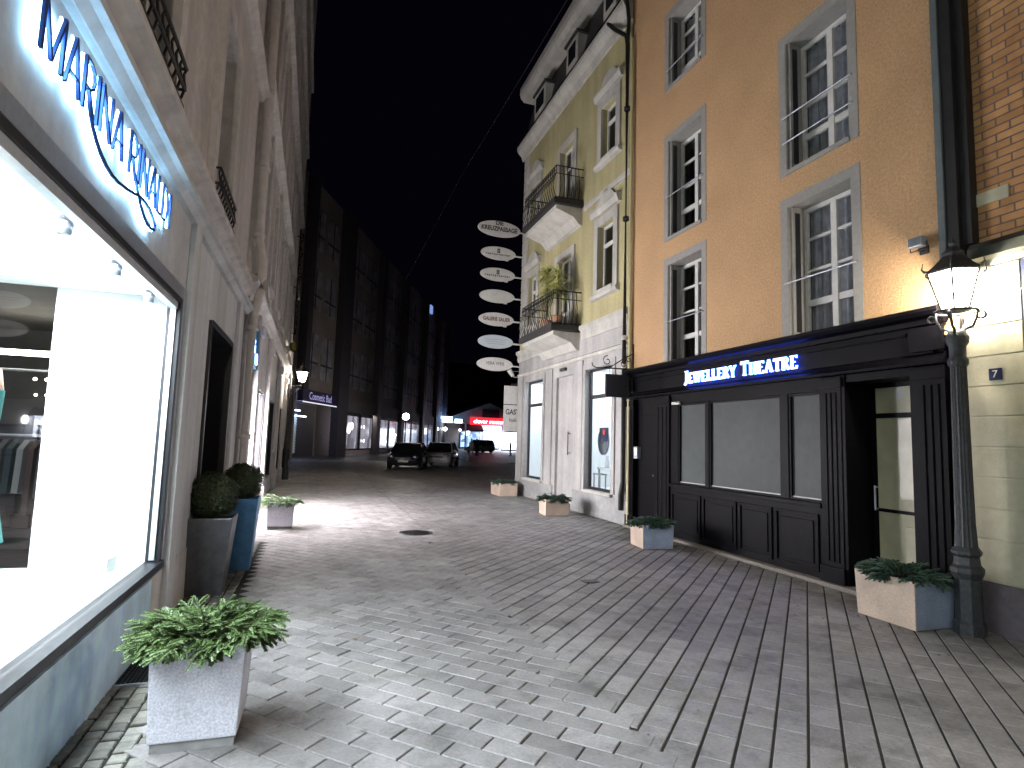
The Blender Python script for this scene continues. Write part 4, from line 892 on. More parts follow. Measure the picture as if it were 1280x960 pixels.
# door
m = MB(); m.box(XR+.06, XR+.1, YD[0], YD[1], .02, YD[3]); D = m.build('house_door', M['palegf'], YB)
m = MB(); m.box(XR+.045, XR+.0595, 13.80, 14.72, .30, 3.3, .006); m.build('door_leaf', M['palegf'], D)
m = MB(); m.tube([(XR-.03, 13.92, 1.35), (XR-.03, 13.92, 1.95)], .014, 6); m.tube([(XR+.04, 13.92, 1.9), (XR-.03, 13.92, 1.9)], .012, 6); m.tube([(XR+.04, 13.92, 1.4), (XR-.03, 13.92, 1.4)], .012, 6); m.build('door_handle', M['darkframe'], D)
m = MB(); m.box(XR-.04, XR+.06, 13.75, 14.78, .0, .12, .01); m.build('doorstep', M['plinth'], D)
m = MB(); m.box(XR-.10, XR-.0125, 14.1, 14.42, 3.55, 3.63, .01); m.build('door_lamp', M['darkframe'], D)
# downpipe
r = root('downpipe', 'black downpipe with a forked top between the yellow and the orange house', 'downpipe', (XR-.12, 10.85, 0))
m = MB(); px, py = XR-.13, 10.87
m.tube([(px-.1, py+.75, 11.5), (px-.06, py+.5, 11.2), (px, py+.06, 10.75), (px, py, 10.5), (px, py, 3.2), (px, py, .9), (px+.02, py+.12, .62), (px+.03, py+.14, .3)], .05, 10)
m.tube([(px-.1, py-.1, 11.55), (px, py-.04, 11.1), (px, py, 10.6)], .045, 10); m.build('pipe', M['iron'], r)
m = MB(); m.tube([(px+.06, py-.11, 10.6), (px+.06, py-.11, 0)], .035, 8); m.build('conduit', mat('pale_conduit', (.42, .38, .22), .6), r)
for z in (3.9, 3.3, 6.5, 9): 
    m = MB(); m.lathe([(.05, -.05), (.068, -.04), (.068, .04), (.05, .05)], (px, py, z), 12); m.build('collar', M['pale'] if z < 4 else M['iron'], r)
# wrought bracket with dark board
r = root('hanging_sign', 'square black board hanging from a scrolled iron bracket at the house joint', 'hanging sign', (XR, 10.72, 3.2))
yb = 10.72
m = MB(); m.tube([(XR, yb, 3.22), (5.35, yb, 3.20)], .014, 6); m.tube([(XR, yb, 3.55), (6.0, yb, 3.45), (5.7, yb, 3.25), (5.5, yb, 3.21)], .011, 6)
for cx, cz, q in ((5.60, 3.36, .11), (5.98, 3.31, .07), (6.1, 3.42, .07)): m.tube([(cx+q*(1-t/9)*math.cos(t+1.5), yb, cz+q*(1-t/9)*math.sin(t+1.5)) for t in [i*.5 for i in range(15)]], .010, 5)
m.tube([(5.35, yb, 3.20), (5.27, yb, 3.24), (5.25, yb, 3.30)], .01, 5)
m.tube([(6.19, yb-.02, 3.0), (6.19, yb-.02, 3.75)], .014, 6)
for x in (5.66, 6.06): m.tube([(x, yb, 3.20), (x, yb, 3.09)], .006, 5)
m.build('bracket', M['iron'], r)
m = MB(); m.box(5.56, 6.14, yb-.025, yb+.025, 2.62, 3.09, .006); m.build('board', M['black'], r)
# ovals
ov = [(8.66, .74, .27), (7.83, .60, .22), (7.11, .60, .22), (6.38, .60, .22), (5.61, .60, .22), (4.87, .60, .22), (4.13, .61, .22)]
OL = ['topmost and largest white oval sign reading DIE KREUZPASSAGE', 'white oval sign with a small dark emblem, right below the largest one', 'white oval sign with a small square emblem, third from the top',
      'blank looking cream oval sign in the middle of the stack', 'oval sign reading GALERIE in dark red capitals beside the lower balcony', 'pale blue striped oval sign, second from the bottom', 'lowest white oval sign, with blue lettering']
for i, (z, hw, hh) in enumerate(ov):
    cx, cy = 5.39, 18.12
    r = root('oval_sign', OL[i], 'oval sign', (cx, cy, z), 'oval signs stacked on the corner of the yellow house')
    m = MB(); m.prism([(hw*math.cos(t), hh*math.sin(t)) for t in [k*2*PI/40 for k in range(40)]], lambda p, q, d: (cx+p, cy+d, z+q), -.035, .035); bevel(m.build('plate', M['signwhite'] if i != 5 else mat('sign_pale_blue', (.47, .53, .58), .5), r), .012)
    m = MB(); m.tube([(cx+hw-.03, cy, z-.03), (XR+.3, cy, z-.03)], .028, 8); m.build('arm', M['signwhite'], r)
    if 0 < i < 5: m = MB(); m.box(cx+.22, cx+.34, cy-.06, cy-.037, z-hh-.02, z-hh+.03, .005); m.build('sign_lamp', M['signwhite'], r)
    f = cy-.0365
    if i == 0: text('lettering', 'DIE\nKREUZPASSAGE', .205, M['ink'], r, FRONT((cx, f, z+.09)), sx=.86, bold=.008)
    if i in (1, 2):
        m = MB()
        for a, b in ((-.05, .10), (-.05, .02), (.005, .10), (.005, .02)): m.box(cx+a, cx+a+.045, f-.002, f+.001, z+b-.02, z+b+.05)
        for k in range(13): m.box(cx-.45+k*.068, cx-.41+k*.068, f-.002, f+.001, z-.06-.01*(k % 3), z-.025)
        m.build('emblem', M['ink'], r)
    if i == 4: text('lettering', 'GALERIE SAUER', .17, mat('dark_red_ink', (.10, .02, .03), .5), r, FRONT((cx, f, z)), sx=.78, bold=.004)
    if i == 5:
        m = MB()
        for k in range(3): m.box(cx-.38+.05*k, cx+.36-.03*k, f-.002, f+.001, z+.06-.07*k, z+.072-.07*k)
        m.build('stripe', M['plinth'], r)
    if i == 6: text('lettering', 'VERA WEIS', .15, M['inkblue'], r, FRONT((cx, f, z+.02)), sx=.85)
r = root('sign_spotlight', 'small silver spotlight on an arm under the lowest oval sign', 'spotlight', (6.1, 18.1, 3.9))
m = MB(); m.tube([(6.3, 18.1, 3.75), (6.05, 18.1, 3.75), (5.98, 18.1, 3.85)], .02, 6); m.tube([(6.25, 18.1, 3.95), (5.98, 18.1, 3.93)], .012, 6); m.build('arm', M['steel'], r)
m = MB(); m.tube([(6.02, 18.1, 3.78), (5.88, 18.1, 3.98)], .06, 10, .085); m.build('head', M['signwhite'], r)
r = root('board_sign', 'two white boards, one above the other, the lower lettered GASTRO, past the corner', 'sign board', (6.3, 18.2, 2.6))
for nme, z0, z1 in (('upper_board', 2.86, 3.46), ('lower_board', 1.98, 2.835)):
    m = MB(); m.box(5.76, 6.9, 18.16, 18.2, z0, z1, .006); m.build(nme, M['signwhite'], r)
text('lettering', 'GASTRO', .24, M['ink'], r, FRONT((5.82, 18.157, 2.60)), align='LEFT', sx=.8, bold=.006); text('lettering', 'Italian', .17, M['ink'], r, FRONT((5.95, 18.157, 2.34)), align='LEFT')
m = MB(); m.box(6.1, 6.14, 18.0, 18.159, 3.5, 3.54); m.box(6.6, 6.64, 18.0, 18.159, 3.5, 3.54); m.box(6.0, 6.8, 18.16, 18.2, 3.461, 3.54); m.build('wall_arm', M['darkframe'], r)

# ------------------------------------------------------------------ plants
NW = .0058
def fir_spray(mb, p, d, L, wd, n):
    """a flat fir branch: side needles in one plane along a drooping stem"""
    d = Vector(d).normalized(); up = Vector((0, 0, 1)); side = d.cross(up)
    if side.length < .05: side = Vector((1, 0, 0))
    side.normalize(); side = (side+up*random.uniform(-.5, .5)).normalized(); pos = Vector(p); dd = d.copy(); st = L/n; pts = [pos.copy()]
    for i in range(n):
        t = i/n; dd = (dd+Vector((0, 0, -.035))).normalized(); pos = pos+dd*st; pts.append(pos.copy())
        ln = wd*(1-.55*t)*(.75+.35*random.random())*min(1, .35+t*2.5)
        for s in (-1, 1, 0):
            base = side*s if s else (up if i % 2 else up*.6+side*.4)
            nd = (base+dd*.75+Vector((random.gauss(0, .14), random.gauss(0, .14), random.gauss(0, .14)))).normalized()
            wv = nd.cross(up if s else side); wv = wv.normalized()*NW if wv.length > .01 else dd*NW
            tip = pos+nd*ln*(1 if s else .6)
            mb.face([pos-wv, pos+wv, tip+wv*.5, tip-wv*.5])
    return pts
def fir_bunch(lx, ly, z, n, mname, spread=.30, L=(.18, .34), up=(.25, 1.0), wd=.034, seg=30, side=4):
    f, tw = MB(), MB()
    for k in range(n):
        a = random.uniform(0, 2*PI); q = math.sqrt(random.random()); p = Vector((lx*.46*q*math.cos(a), ly*.46*q*math.sin(a), z-.03))
        out = Vector((math.cos(a)*(.35+q), math.sin(a)*(.35+q), random.uniform(*up)))
        ll = random.uniform(*L); pts = fir_spray(f, p, out, ll, wd, seg)
        tw.tube([pts[0], pts[len(pts)//2], pts[-1]], .004, 4, .0015, cap=False)
        for j in range(side):
            i = int(len(pts)*(.25+.15*j)); dv = (pts[min(i+1, len(pts)-1)]-pts[i-1]).normalized()
            sd = dv.cross(Vector((0, 0, 1))); sd = sd.normalized() if sd.length > .05 else Vector((1, 0, 0))
            q2 = fir_spray(f, pts[i], dv+sd*(1 if j % 2 else -1)*.9+Vector((0, 0, .1)), ll*.45, wd*.85, seg//2)
    return f, tw
def planter(name, label, lx, ly, h, flare, boxm, leaf, n, loc, rz=0, spread=.3, L=(.16, .3), up=(.25, 1.0), base=True, wd=.034, second=None):
    r = root(name, label, 'planter', (0, 0, 0), 'stone planters along the lane')
    z0 = .05 if base else 0; bx, by = lx/2, ly/2; tx, ty = bx+flare, by+flare; t = .04
    m = MB(); B = [(-bx, -by, z0), (bx, -by, z0), (bx, by, z0), (-bx, by, z0)]; T = [(-tx, -ty, h), (tx, -ty, h), (tx, ty, h), (-tx, ty, h)]
    I = [(-tx+t, -ty+t, h), (tx-t, -ty+t, h), (tx-t, ty-t, h), (-tx+t, ty-t, h)]; J = [(p[0], p[1], h-.06) for p in I]
    m.add(B+T+I+J, [(3, 2, 1, 0)]+[(i, (i+1) % 4, 4+(i+1) % 4, 4+i) for i in range(4)]+[(4+i, 4+(i+1) % 4, 8+(i+1) % 4, 8+i) for i in range(4)]+[(8+i, 8+(i+1) % 4, 12+(i+1) % 4, 12+i) for i in range(4)])
    bevel(m.build('stone_box', boxm, r, True), .008)
    if second:      # thin end face coloured blue in place of bluish light
        m = MB(); e = .003; m.face([(-bx+.01, -by-e, z0+.01), (bx-.01, -by-e, z0+.01), (tx-.01, -ty-e, h-.012), (-tx+.01, -ty-e, h-.012)]); m.build('end_face_blue_light', second, r, True)
    if base: m = MB(); m.box(-bx+.012, bx-.012, -by+.012, by-.012, 0, .049); m.build('plinth', M['plinth'], r, True)
    m = MB(); m.face([J[0], J[1], J[2], J[3]]); m.build('soil', M['soil'], r, True)
    f, tw = fir_bunch(2*tx, 2*ty, h, n, leaf, spread, L, up, wd); f.build('branches', M[leaf], r, True); tw.build('twigs', M['twig'], r, True)
    r.location = loc; r.rotation_euler.z = rz; return r
random.seed(11)
planter('stone_planter', 'nearest grey granite planter overflowing with bright fir branches beside the boutique window', .42, .40, .53, .02, M['granite'], 'fir', 190, (-.51, 3.76, 0), -.02, L=(.14, .27), up=(.35, 1.5), wd=.032)
planter('stone_planter', 'pale planter with whitish green fir branches past the two box balls', .42, .40, .47, .01, M['granite'], 'firpale', 80, (-.50, 11.35, 0), 0, L=(.16, .28))
planter('stone_planter', 'long pink stone planter with low dark greenery beside the lantern post', .50, .62, .45, .015, M['pinkgranite'], 'fir2', 110, (5.665, 4.47, 0), .0, L=(.13, .22), up=(.5, 1.6), base=False, second=M['bluelitend'])
planter('stone_planter', 'pink stone planter standing by the black side door of the jewellery shop', .52, .50, .38, .01, M['pinkgranite'], 'fir2', 110, (5.36, 8.62, 0), -.12, L=(.12, .22), up=(.4, 1.5), base=False, second=M['bluelitend'])
planter('stone_planter', 'pink stone planter in front of the pale door of the yellow house', .54, .55, .36, .01, M['pinkgranite'], 'fir2', 110, (5.33, 12.75, 0), -.1, L=(.12, .24), up=(.4, 1.5), base=False)
planter('stone_planter', 'farthest stone planter at the far corner of the yellow house', .56, .9, .38, .01, M['pinkgranite'], 'fir2', 110, (5.62, 17.45, 0), 0, L=(.12, .22), up=(.4, 1.5), base=False)

def ball_tub(label, x, y, wb, wt, h, rad, tubm):
    r = root('box_tree', label, 'potted tree', (x, y, 0), 'clipped box balls outside the boutique')
    m = MB(); b, t = wb/2, wt/2; B = [(x-b, y-b, 0), (x+b, y-b, 0), (x+b, y+b, 0), (x-b, y+b, 0)]; T = [(x-t, y-t, h), (x+t, y-t, h), (x+t, y+t, h), (x-t, y+t, h)]
    I = [(p[0]*.94+x*.06, p[1]*.94+y*.06, h) for p in T]; J = [(p[0], p[1], h-.05) for p in I]
    m.add(B+T+I+J, [(3, 2, 1, 0)]+[(i, (i+1) % 4, 4+(i+1) % 4, 4+i) for i in range(4)]+[(4+i, 4+(i+1) % 4, 8+(i+1) % 4, 8+i) for i in range(4)]+[(8+i, 8+(i+1) % 4, 12+(i+1) % 4, 12+i) for i in range(4)]+[(12, 13, 14, 15)])
    bevel(m.build('tub', tubm, r), .008)
    c = Vector((x, y, h+rad*.86))
    m = MB(); m.tube([(x, y, h-.05), (x, y, h+.1)], .025, 8); m.build('trunk', M['twig'], r)
    m = MB()
    for k in range(6500):
        z = random.uniform(-1, 1); a = random.uniform(0, 2*PI); q = math.sqrt(1-z*z); n = Vector((q*math.cos(a), q*math.sin(a), z))
        lump = 1+.045*math.sin(5*n.x+1.3*y)*math.cos(4*n.y)+.04*math.sin(7*n.z+x)
        p = c+n*rad*lump*random.uniform(.80, 1.03); u = n.cross(Vector((random.gauss(0, 1), random.gauss(0, 1), random.gauss(0, 1)))).normalized(); v = (n.cross(u)+n*random.uniform(-.9, .9)).normalized(); s = random.uniform(.010, .018)
        m.face([p-u*s*.6, p+v*s*1.1, p+u*s*.6, p-v*s*1.1])
    m.build('crown', M['box'], r)
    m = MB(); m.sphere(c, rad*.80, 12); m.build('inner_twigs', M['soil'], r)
ball_tub('clipped box ball in the nearer dark zinc tub beside the shop door', -.985, 6.92, .34, .47, .78, .245, M['zinc'])
ball_tub('darker clipped box ball in the tub coloured as if lit blue, right behind the zinc one', -.82, 8.05, .30, .42, .86, .23, M['bluelittub'])

# balcony plants
def yucca(label, x, y, z, h, n):
    r = root('balcony_plant', label, 'potted plant', (x, y, z), 'plants on the lower balcony')
    m = MB(); m.lathe([(.001, 0), (.11, 0), (.15, .28), (.16, .3), (.14, .3), (.13, .26), (.001, .26)], (x, y, z), 16); m.build('pot', M['terracotta'], r)
    m = MB(); m.tube([(x, y, z+.2), (x+.03, y, z+h*.5), (x, y+.03, z+h*.8)], .03, 7, .02)
    m.build('stem', M['twig'], r)
    m = MB()
    for k in range(n):
        zz = z+h*random.uniform(.45, .85); a = random.uniform(0, 2*PI); e = random.uniform(-.2, 1.2); L = random.uniform(.3, .55); o = Vector((math.cos(a), math.sin(a), 0)); s = Vector((-math.sin(a), math.cos(a), 0))
        p = Vector((x, y, zz)); pts = [p+o*L*t*math.cos(e)+Vector((0, 0, L*(t*math.sin(e)-.45*t*t))) for t in (0, .35, .7, 1)]; ws = [.012, .024, .018, .002]
        for i in range(3): m.face([pts[i]-s*ws[i], pts[i]+s*ws[i], pts[i+1]+s*ws[i+1], pts[i+1]-s*ws[i+1]])
    m.build('leaves', M['palm'], r)
yucca('taller yellowish palm-like plant in a pot at the near end of the lower balcony', 5.72, 13.75, 4.601, 1.75, 170)
yucca('bushier palm-like plant behind the taller one on the lower balcony', 5.70, 14.45, 4.601, 1.95, 190)

# dry leaves blown against the shopfronts
lf = MB()
for k in range(260):
    if k < 150: x, y = XR-.12-abs(random.gauss(0, .16)), random.uniform(4.6, 11)
    elif k < 200: x, y = random.gauss(5.35, .35), random.gauss(4.5, .5)
    else: x, y = random.uniform(-.6, 5.8), random.uniform(1.5, 11)
    if x > XR-.12: continue
    a = random.uniform(0, 2*PI); q = random.uniform(.012, .028); c, d = math.cos(a)*q, math.sin(a)*q; z = random.uniform(.004, .009)
    lf.face([(x-c, y-d, z), (x+d*.5, y-c*.5, z+random.uniform(0, .008)), (x+c, y+d, z+random.uniform(0, .01)), (x-d*.5, y+c*.5, z)])
o = lf.build('leaf_litter', mat('dry_leaf', (.14, .085, .035), .8, n=9, amt=.5)); o['kind'] = 'stuff'

# overhead cable
m = MB(); m.tube([(4.84, -6+i*4, 12.0-.35*math.sin(PI*(i*4 % 28)/28)) for i in range(14)], .012, 5); tag(m.build('overhead_cable', M['iron']), 'thin dark overhead cable running along above the lane', 'cable')

# ================================================================== FAR: dark office building across the junction
A = math.radians(22.5)
DB = root('corner_building', 'long dark building with pale window strips over dim shop windows across the junction', 'building', (2.4, 51.8, 0))
DB.rotation_euler.z = PI/2-A       # local x runs along the facade, local y points away from the street
def dfac(mb, x0, x1, y0, y1, z0, z1): mb.box(x0, x1, y0, y1, z0, z1)
m = MB()
m.box(-9.5, 45.6, .35, 12, 4.9, 20.5); m.box(.0, 45.6, .05, .349, 3.8, 4.9); m.box(-9.5, -9.2, .35, 12, 0, 4.9); m.box(-9.2, 45.5, 1.8, 12, 0, 4.899)
m.box(-30, -9.51, .5, 12, 0, 20); m.build('wall', M['darkfac'], DB, True)
for t in (-9.4, -2.6, 8.0, 17.4, 28.2, 37.2, 44.6): m = MB(); m.box(t, t+(.8 if t < -5 else 2.2 if t < 0 else 1.2), -.25, .345, 4.9 if t < -5 else 0, 20.3); m.build('pilaster', M['darkpil'], DB, True)
bays = [(-8.6, -2.8), (-.2, 7.8), (9.4, 17.2), (18.8, 28.0), (29.6, 37.0), (38.6, 44.4)]
nw = 0
for (a, b) in bays:
    for z0, z1 in ((5.9, 9.2), (11.0, 14.0), (15.6, 18.6)):
        k = 2 if b-a < 9 else 3
        for i in range(k):
            q0 = a+(b-a)*i/k+.35; q1 = a+(b-a)*(i+1)/k-.35
            m = MB(); m.box(q0, q1, .30, .349, z0, z1); W = m.build('window', M['fwin'], DB, True)
            m = MB(); m.box(q0, q1, .25, .299, z0+(z1-z0)*.32, z0+(z1-z0)*.36); m.box((q0+q1)/2-.05, (q0+q1)/2+.05, .252, .298, z0, z1); m.build('frame', M['darkpil'], W, True)
for bi, (a, b) in enumerate(bays[1:]):
    for i in range(2):
        q0 = a+(b-a)*i/2+.15; q1 = a+(b-a)*(i+1)/2-.15
        m = MB(); m.box(q0, q1, .06, .16, .45, .6); m.box(q0, q1, .06, .16, 3.45, 3.79); m.box(q0, q0+.12, .06, .16, .6, 3.45); m.box(q1-.12, q1, .06, .16, .6, 3.45); W = m.build('shop_window', M['darkpil'], DB, True)
        m = MB(); m.box(q0+.12, q1-.12, .12, .15, .6, 3.45); m.build('pane', litpane('dim_shop_%d_%d' % (bi, i), (.75, .72, .85), (.22, .20, .14, .10, .06)[bi], 1.1, .3, (1, 1, .5)), W, True)
        m = MB()
        for s_ in range(2+bi % 2): m.sphere((q0+.7+random.random()*(q1-q0-1.4), .0, random.uniform(1.1, 2.6)), .16 if (bi, i) != (0, 0) else .34, 8, (1, .3, 1))
        if bi < 2: m.build('shop_lamp', emit('far_lamp_%d_%d' % (bi, i), (.95, .95, 1), 2.2), W, True)
m = MB(); m.box(-9.1, -2.65, 1.65, 1.79, 0, 4.0); m.build('entrance_wall', M['darkpil'], DB, True)
m = MB(); m.box(-8.9, -6.3, 1.5, 1.64, .3, 3.2)
for i in range(14): m.box(-8.9, -6.3, 1.46, 1.499, .4+i*.2, .46+i*.2)
m.build('shutter', emit('shutter_glow', (.55, .68, .66), .05), DB, True)
m = MB(); m.box(-8.7, -6.4, 1.2, 1.4, 3.42, 3.5); m.box(-7.6, -6.0, .9, 1.1, 3.0, 3.07); m.build('tube_lamp', emit('tube_glow', (.55, .65, 1), 6), DB, True)
r = root('fascia_sign', 'dim violet fascia sign over the recessed entrance of the dark building', 'shop sign', (0, 0, 0))
r.location = DB.location; r.rotation_euler = DB.rotation_euler
m = MB(); m.box(-9.1, -2.7, -.1, .3, 4.05, 4.88); m.build('board', mat('violet_board', (.06, .05, .16), .5), r, True)
m = MB(); m.box(-9.1, -2.7, -.14, -.101, 3.96, 4.04); m.build('light_strip', emit('strip_glow', (.8, .8, .9), .5), r, True)
text('lettering', 'Cosmetic Bad', .75, emit('violet_letters', (.45, .42, .8), .35), r, Matrix(((1, 0, 0, -5.9), (0, 0, -1, -.112), (0, 1, 0, 4.46), (0, 0, 0, 1))), local=True)
m = MB(); m.box(31.4, 32.6, -.02, .24, 19.4, 20.5); m.build('lit_window', emit('attic_blue', (.30, .45, 1), .35), DB, True, label='single blue lit window high up')
# wall light and street globe
def W2(t, y, z): return (2.4+t*math.sin(A)-y*-math.cos(A), 51.8+t*math.cos(A)-y*math.sin(A), z)
r = root('wall_light', 'small bright wall light on the pillar of the dark building', 'wall light', W2(7.6, -.4, 3.9))
c = W2(7.6, -.35, 3.9); m = MB(); m.sphere(c, .13, 8); m.build('bulb', emit('wall_bulb', (1, .85, .55), 12), r); m = MB(); m.tube([c, W2(7.6, .1, 3.95)], .05, 6); m.build('arm', M['iron'], r); point('wall_light_bulb', W2(7.6, -.75, 3.9), 140, WARM, .1)
r = root('globe_lamp', 'street lamp with a single white globe in front of the dark building', 'street lamp', (6.35, 44.2, 0))
m = MB(); m.lathe([(.14, 0), (.12, .6), (.06, .8), (.05, 2.95), (.1, 3.0), (.08, 3.05)], (6.35, 44.2, 0), 10); m.build('post', M['iron'], r)
m = MB(); m.sphere((6.35, 44.2, 3.26), .25, 10); m.build('globe', lampglass('globe_glow', (1, .95, .85), 40, .5), r); point('globe_bulb', (6.35, 44.2, 3.26), 110, (1, .86, .62), .12)

# ------------------------------------------------------------------ far shops with the gable
FB = root('gabled_shop', 'low gabled shop building with bright windows and a red sign at the far end', 'building', (27, 96, 0))
m = MB(); m.box(16.5, 40, 95, 110, 0, 5.3); m.prism([(20.6, 5.3), (34.2, 5.3), (27.6, 8.0)], lambda p, q, a: (p, a, q), 95.02, 110); m.build('wall', mat('far_render', (.40, .36, .36), .8, n=2, amt=.1), FB)
m = MB(); m.box(26.4, 29.3, 94.9, 95.01, 5.4, 6.9); m.build('gable_opening', M['darkpil'], FB)
for x0, x1, z0, z1, c, s_ in ((22.8, 26.0, .5, 3.0, (.35, .55, 1), 1.0), (26.6, 29.3, .4, 3.3, (.75, .85, 1), 1.9), (30.0, 33.4, .3, 3.2, (.85, .90, 1), 4.5)):
    m = MB(); m.box(x0-.15, x1+.15, 94.9, 94.99, z0-.15, z1+.15); W = m.build('shop_window', M['darkpil'], FB)
    m = MB(); m.box(x0, x1, 94.86, 94.899, z0, z1); m.build('pane', litpane('far_shop_%d' % int(x0), c, s_, 1.6, .25), W)
for x0, x1 in ((22.6, 26.2), (29.8, 33.6)): m = MB(); m.prism([(94.9, 4.3), (93.2, 3.35), (93.2, 3.1), (94.9, 3.2)], lambda p, q, a: (a, p, q), x0, x1); m.build('awning', mat('awning_violet', (.10, .06, .14), .8), FB)
r = root('red_sign', 'long red lit fascia sign with white script on the gabled shop', 'shop sign', (27.5, 94.8, 4.7))
m = MB(); m.box(24.3, 30.6, 94.6, 94.98, 4.2, 5.5, .03); m.build('board', emit('red_sign_glow', (1, .03, .05), .55), r)
text('lettering', 'clever reuter', .95, emit('red_sign_letters', (1, .75, .75), 3.5), r, FRONT((27.45, 94.58, 4.80)), sx=1.05)
r = root('blue_canopy', 'bright blue lit shop canopy left of the red sign', 'canopy', (20, 93, 0))
m = MB(); m.box(18.6, 23.2, 92, 94.95, 4.3, 4.55); m.build('roof', M['signwhite'], r)
m = MB(); m.box(18.8, 20.6, 91.85, 91.99, 4.4, 5.3); m.box(21.0, 22.2, 91.85, 91.99, 4.35, 4.95); m.build('light_box', emit('canopy_glow', (.35, .6, 1), 5), r)
for x in (18.9, 22.8): m = MB(); m.box(x, x+.22, 92.1, 92.3, 0, 4.3); m.build('post', M['signwhite'], r)
m = MB(); m.sphere((19.5, 91.9, 3.3), .3, 6); m.sphere((21.9, 91.9, 3.2), .18, 6); m.build('lamp', emit('canopy_lamp', (.9, .95, 1), 8), r)
for i, (x, z, lab) in enumerate(((23.7, 3.0, 'tall white light globe left of the red signed shop windows'), (34.2, 2.6, 'tall white light globe right of the red signed shop windows'))):
    r = root('light_column', lab, 'light column', (x, 94.2, 0), 'light columns at the gabled shop')
    m = MB(); m.tube([(x, 94.2, 0), (x, 94.2, z-.5)], .08, 8); m.build('post', M['darkframe'], r); m = MB(); m.sphere((x, 94.2, z), .42, 8, (1, 1, 1.5)); m.build('globe', emit('column_glow_%d' % i, (.9, .95, 1), 5), r)
area('shop_forecourt_light', (30, 93.0, 2.9), 900, (.7, .82, 1), 6, .4, (math.radians(60), 0, 0))
m = MB()
n = 40
for i in range(n):
    a0, a1 = -180+i*12, -180+(i+1)*12; h0, h1 = [30+9*math.sin(a*.021)+5*math.sin(a*.06+1) for a in (a0, a1)]
    m.face([(a0, 190, -1), (a1, 190, -1), (a1, 240, h1), (a0, 240, h0)], True)
struct(m.build('hill', M['hill']))

# ------------------------------------------------------------------ cars
def car(name, label, paint, L=4.3, Wd=1.76, H=1.45, loc=(0, 0, 0), rz=0., van=False, front=True):
    r = root(name, label, 'car', (0, 0, 0), 'cars parked across the junction')
    hl = L/2; hb = .98 if van else .90
    # stations along the car: x, half width, sill, shoulder height
    st = [(-hl, .66, .34, .62), (-hl+.12, .80, .24, .74), (-hl+.7, .86, .2, .84), (-.9, .88, .2, hb), (.3, .88, .2, hb+.03), (1.2, .87, .2, hb+.04), (hl-.35, .84, .22, hb+.04), (hl-.05, .76, .30, hb-.05), (hl, .70, .38, .7)]
    k = Wd/1.76; m = MB(); rings = []
    for x, w_, s0, s1 in st:
        w_ *= k; rings.append([(x, -w_*.9, s0), (x, -w_, s0+.12), (x, -w_, (s0+s1)/2), (x, -w_*.97, s1-.06), (x, -w_*.86, s1), (x, w_*.86, s1), (x, w_*.97, s1-.06), (x, w_, (s0+s1)/2), (x, w_, s0+.12), (x, w_*.9, s0)])
    n = 10; vs = [p for R in rings for p in R]; fs = [tuple(range(n))[::-1], tuple(range((len(rings)-1)*n, len(rings)*n))]
    for i in range(len(rings)-1):
        for j in range(n): fs.append((i*n+j, i*n+(j+1) % n, (i+1)*n+(j+1) % n, (i+1)*n+j))
    m.add(vs, fs, True); m.build('body', paint, r, True)
    ws = .82*k; x0, x1, x2, x3 = (-1.05, -.35, 1.35, 1.95) if not van else (-1.2, -.7, 1.75, 2.0)
    m = MB(); b = [(x0, -ws), (x0, ws), (x3, ws), (x3, -ws)]; t = [(x1, -ws*.78), (x1, ws*.78), (x2, ws*.78), (x2, -ws*.78)]
    vs = [(x, y, hb-.02) for x, y in b]+[(x, y, H-.05) for x, y in t]; m.add(vs, [(i, (i+1) % 4, 4+(i+1) % 4, 4+i) for i in range(4)]); m.build('windows', M['carglass'], r, True)
    m = MB(); m.box(x1-.04, x2+.05, -ws*.80, ws*.80, H-.055, H, .03)
    for xa, ya, xb_, yb_ in ((x0, -ws, x1, -ws*.78), (x0, ws, x1, ws*.78), (x3, -ws, x2, -ws*.78), (x3, ws, x2, ws*.78), ((x0+x3)/2, -ws, (x1+x2)/2, -ws*.78), ((x0+x3)/2, ws, (x1+x2)/2, ws*.78)): m.tube([(xa, ya*1.005, hb-.02), (xb_, yb_*1.01, H-.03)], .035, 6)
    m.build('roof', paint, r, True)
    for sx in (-1.33, 1.30):
        for sy in (-1, 1):
            c = (sx, sy*.80*k, .31); m = MB()
            m.tube([(c[0], c[1]-.10, c[2]), (c[0], c[1]+.10, c[2])], .31, 20, smooth=False); Wh = m.build('wheel', M['rubber'], r, True)
            m = MB(); m.tube([(c[0], c[1]+sy*.09, c[2]), (c[0], c[1]+sy*.112, c[2])], .2, 14, smooth=False); m.build('rim', M['chrome'], Wh, True)
    for sy in (-1, 1):
        m = MB(); m.sphere((-hl+.10, sy*.60*k, .68), .13, 8, (.7, 1.3, .8)); m.build('headlight', M['chrome'], r, True)
        m = MB(); m.sphere((hl-.06, sy*.62*k, .80), .12, 8, (.5, 1.2, .9)); m.build('tail_light', mat('tail_red', (.3, .02, .02), .3) if 'tail_red' not in bpy.data.materials else bpy.data.materials['tail_red'], r, True)
        m = MB(); m.sphere((-.72, sy*.97*k, hb+.06), .10, 8, (.6, 1, .7)); m.build('mirror', paint, r, True)
    m = MB(); m.box(-hl-.02, -hl+.03, -.26, .26, .40, .51, .004); m.build('number_plate', M['signwhite'], r, True)
    m = MB(); m.box(-hl-.012, -hl+.05, -.42, .42, .56, .66, .01); m.build('grille', M['black'], r, True)
    r.location = loc; r.rotation_euler.z = rz; return r
car('parked_car', 'black car parked nose first under the dim shop windows', M['carblack'], 4.4, 1.8, 1.42, (5.0, 33.0, 0), math.radians(74))
car('parked_car', 'silver white car parked just behind the black one', M['carwhite'], 4.3, 1.78, 1.48, (7.55, 36.5, 0), math.radians(70))
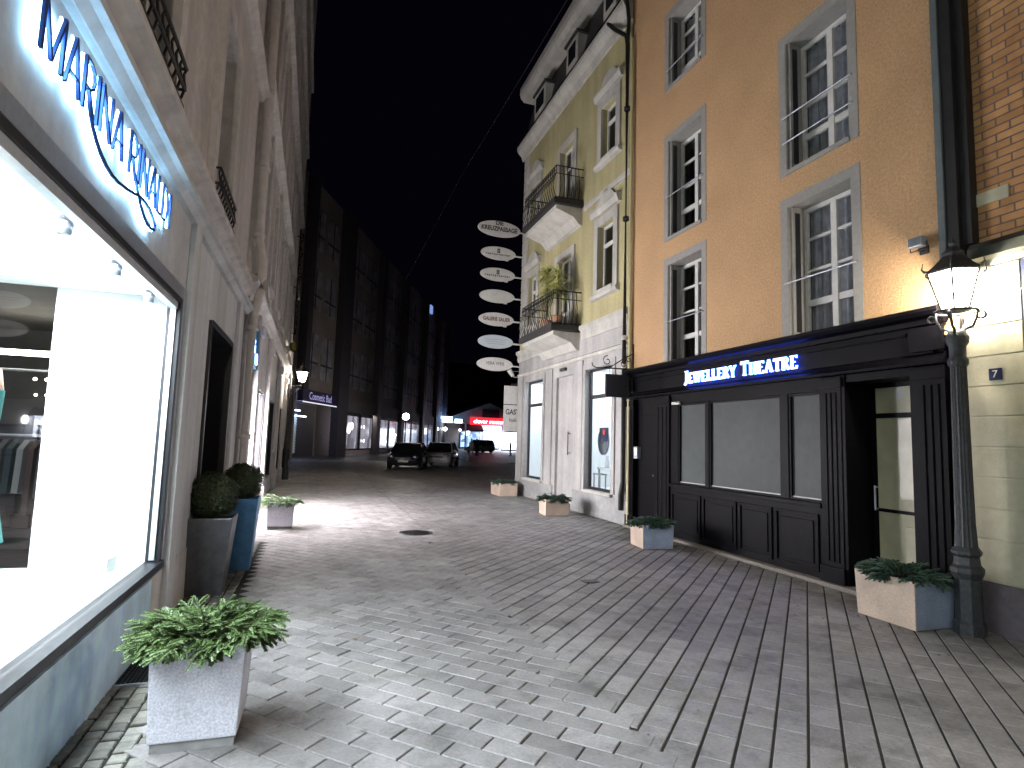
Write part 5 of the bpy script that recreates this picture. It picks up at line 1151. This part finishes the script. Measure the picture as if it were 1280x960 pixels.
car('parked_car', 'pale tall estate car parked before the bright far shops', M['carpale'], 4.4, 1.8, 1.75, (21.5, 78, 0), math.radians(28), van=True)

# ------------------------------------------------------------------ people far off
def person(label, x, y, face, coat, stride=.16, h=1.72):
    s = h/1.72; J = {}; me = bpy.data.meshes.new('person')
    V = [(0,0,.95), (0,0,1.15), (0,0,1.40), (0,0,1.50), (0,0,1.66), (.10,0,.90), (.11,stride*.5,.50), (.11,stride*.2,.08), (.11,stride*.2+.16,.04), (-.10,0,.90), (-.11,-stride*.2,.50), (-.11,-stride,.10), (-.11,-stride+.15,.04),
         (.19,0,1.40), (.24,-.05,1.12), (.23,.04,.88), (-.19,0,1.40), (-.24,.05,1.12), (-.23,.12,.88)]
    Ed = [(0,1),(1,2),(2,3),(3,4),(0,5),(5,6),(6,7),(7,8),(0,9),(9,10),(10,11),(11,12),(2,13),(13,14),(14,15),(2,16),(16,17),(17,18)]
    Rd = [.15,.14,.16,.06,.10,.10,.07,.05,.045,.10,.07,.05,.045,.075,.055,.042,.075,.055,.042]
    me.from_pydata([(p[0]*s, p[1]*s, p[2]*s) for p in V], Ed, []); me.materials.append(coat)
    o = bpy.data.objects.new('person', me); COL.objects.link(o); o.location = (x, y, 0); o.rotation_euler.z = face
    md = o.modifiers.new('skin', 'SKIN'); md.use_smooth_shade = True
    for i, v in enumerate(me.skin_vertices[0].data): v.radius = (Rd[i]*s, Rd[i]*s)
    me.skin_vertices[0].data[0].use_root = True
    sd = o.modifiers.new('sub', 'SUBSURF'); sd.levels = 1; sd.render_levels = 2
    m = MB(); m.sphere((0, .01, 1.70*s), .095*s, 8, (.85, 1, 1.2)); hd = m.build('head', M['skin'], o, True)
    m = MB(); m.sphere((0, -.02, 1.735*s), .10*s, 8, (.9, 1, 1.05)); m.build('hair', M['hair'], o, True)
    tag(o, label, 'person'); return o
person('person in dark clothes walking before the bright shop windows at the far right', 20.6, 62, 1.0, M['darkcloth'])
person('person in a pale jacket standing left of the parked estate car', 15.6, 60, 2.6, M['palecloth'])
person('person in dark clothes standing beside the one in the pale jacket', 16.4, 60.8, -2.2, M['darkcloth'])
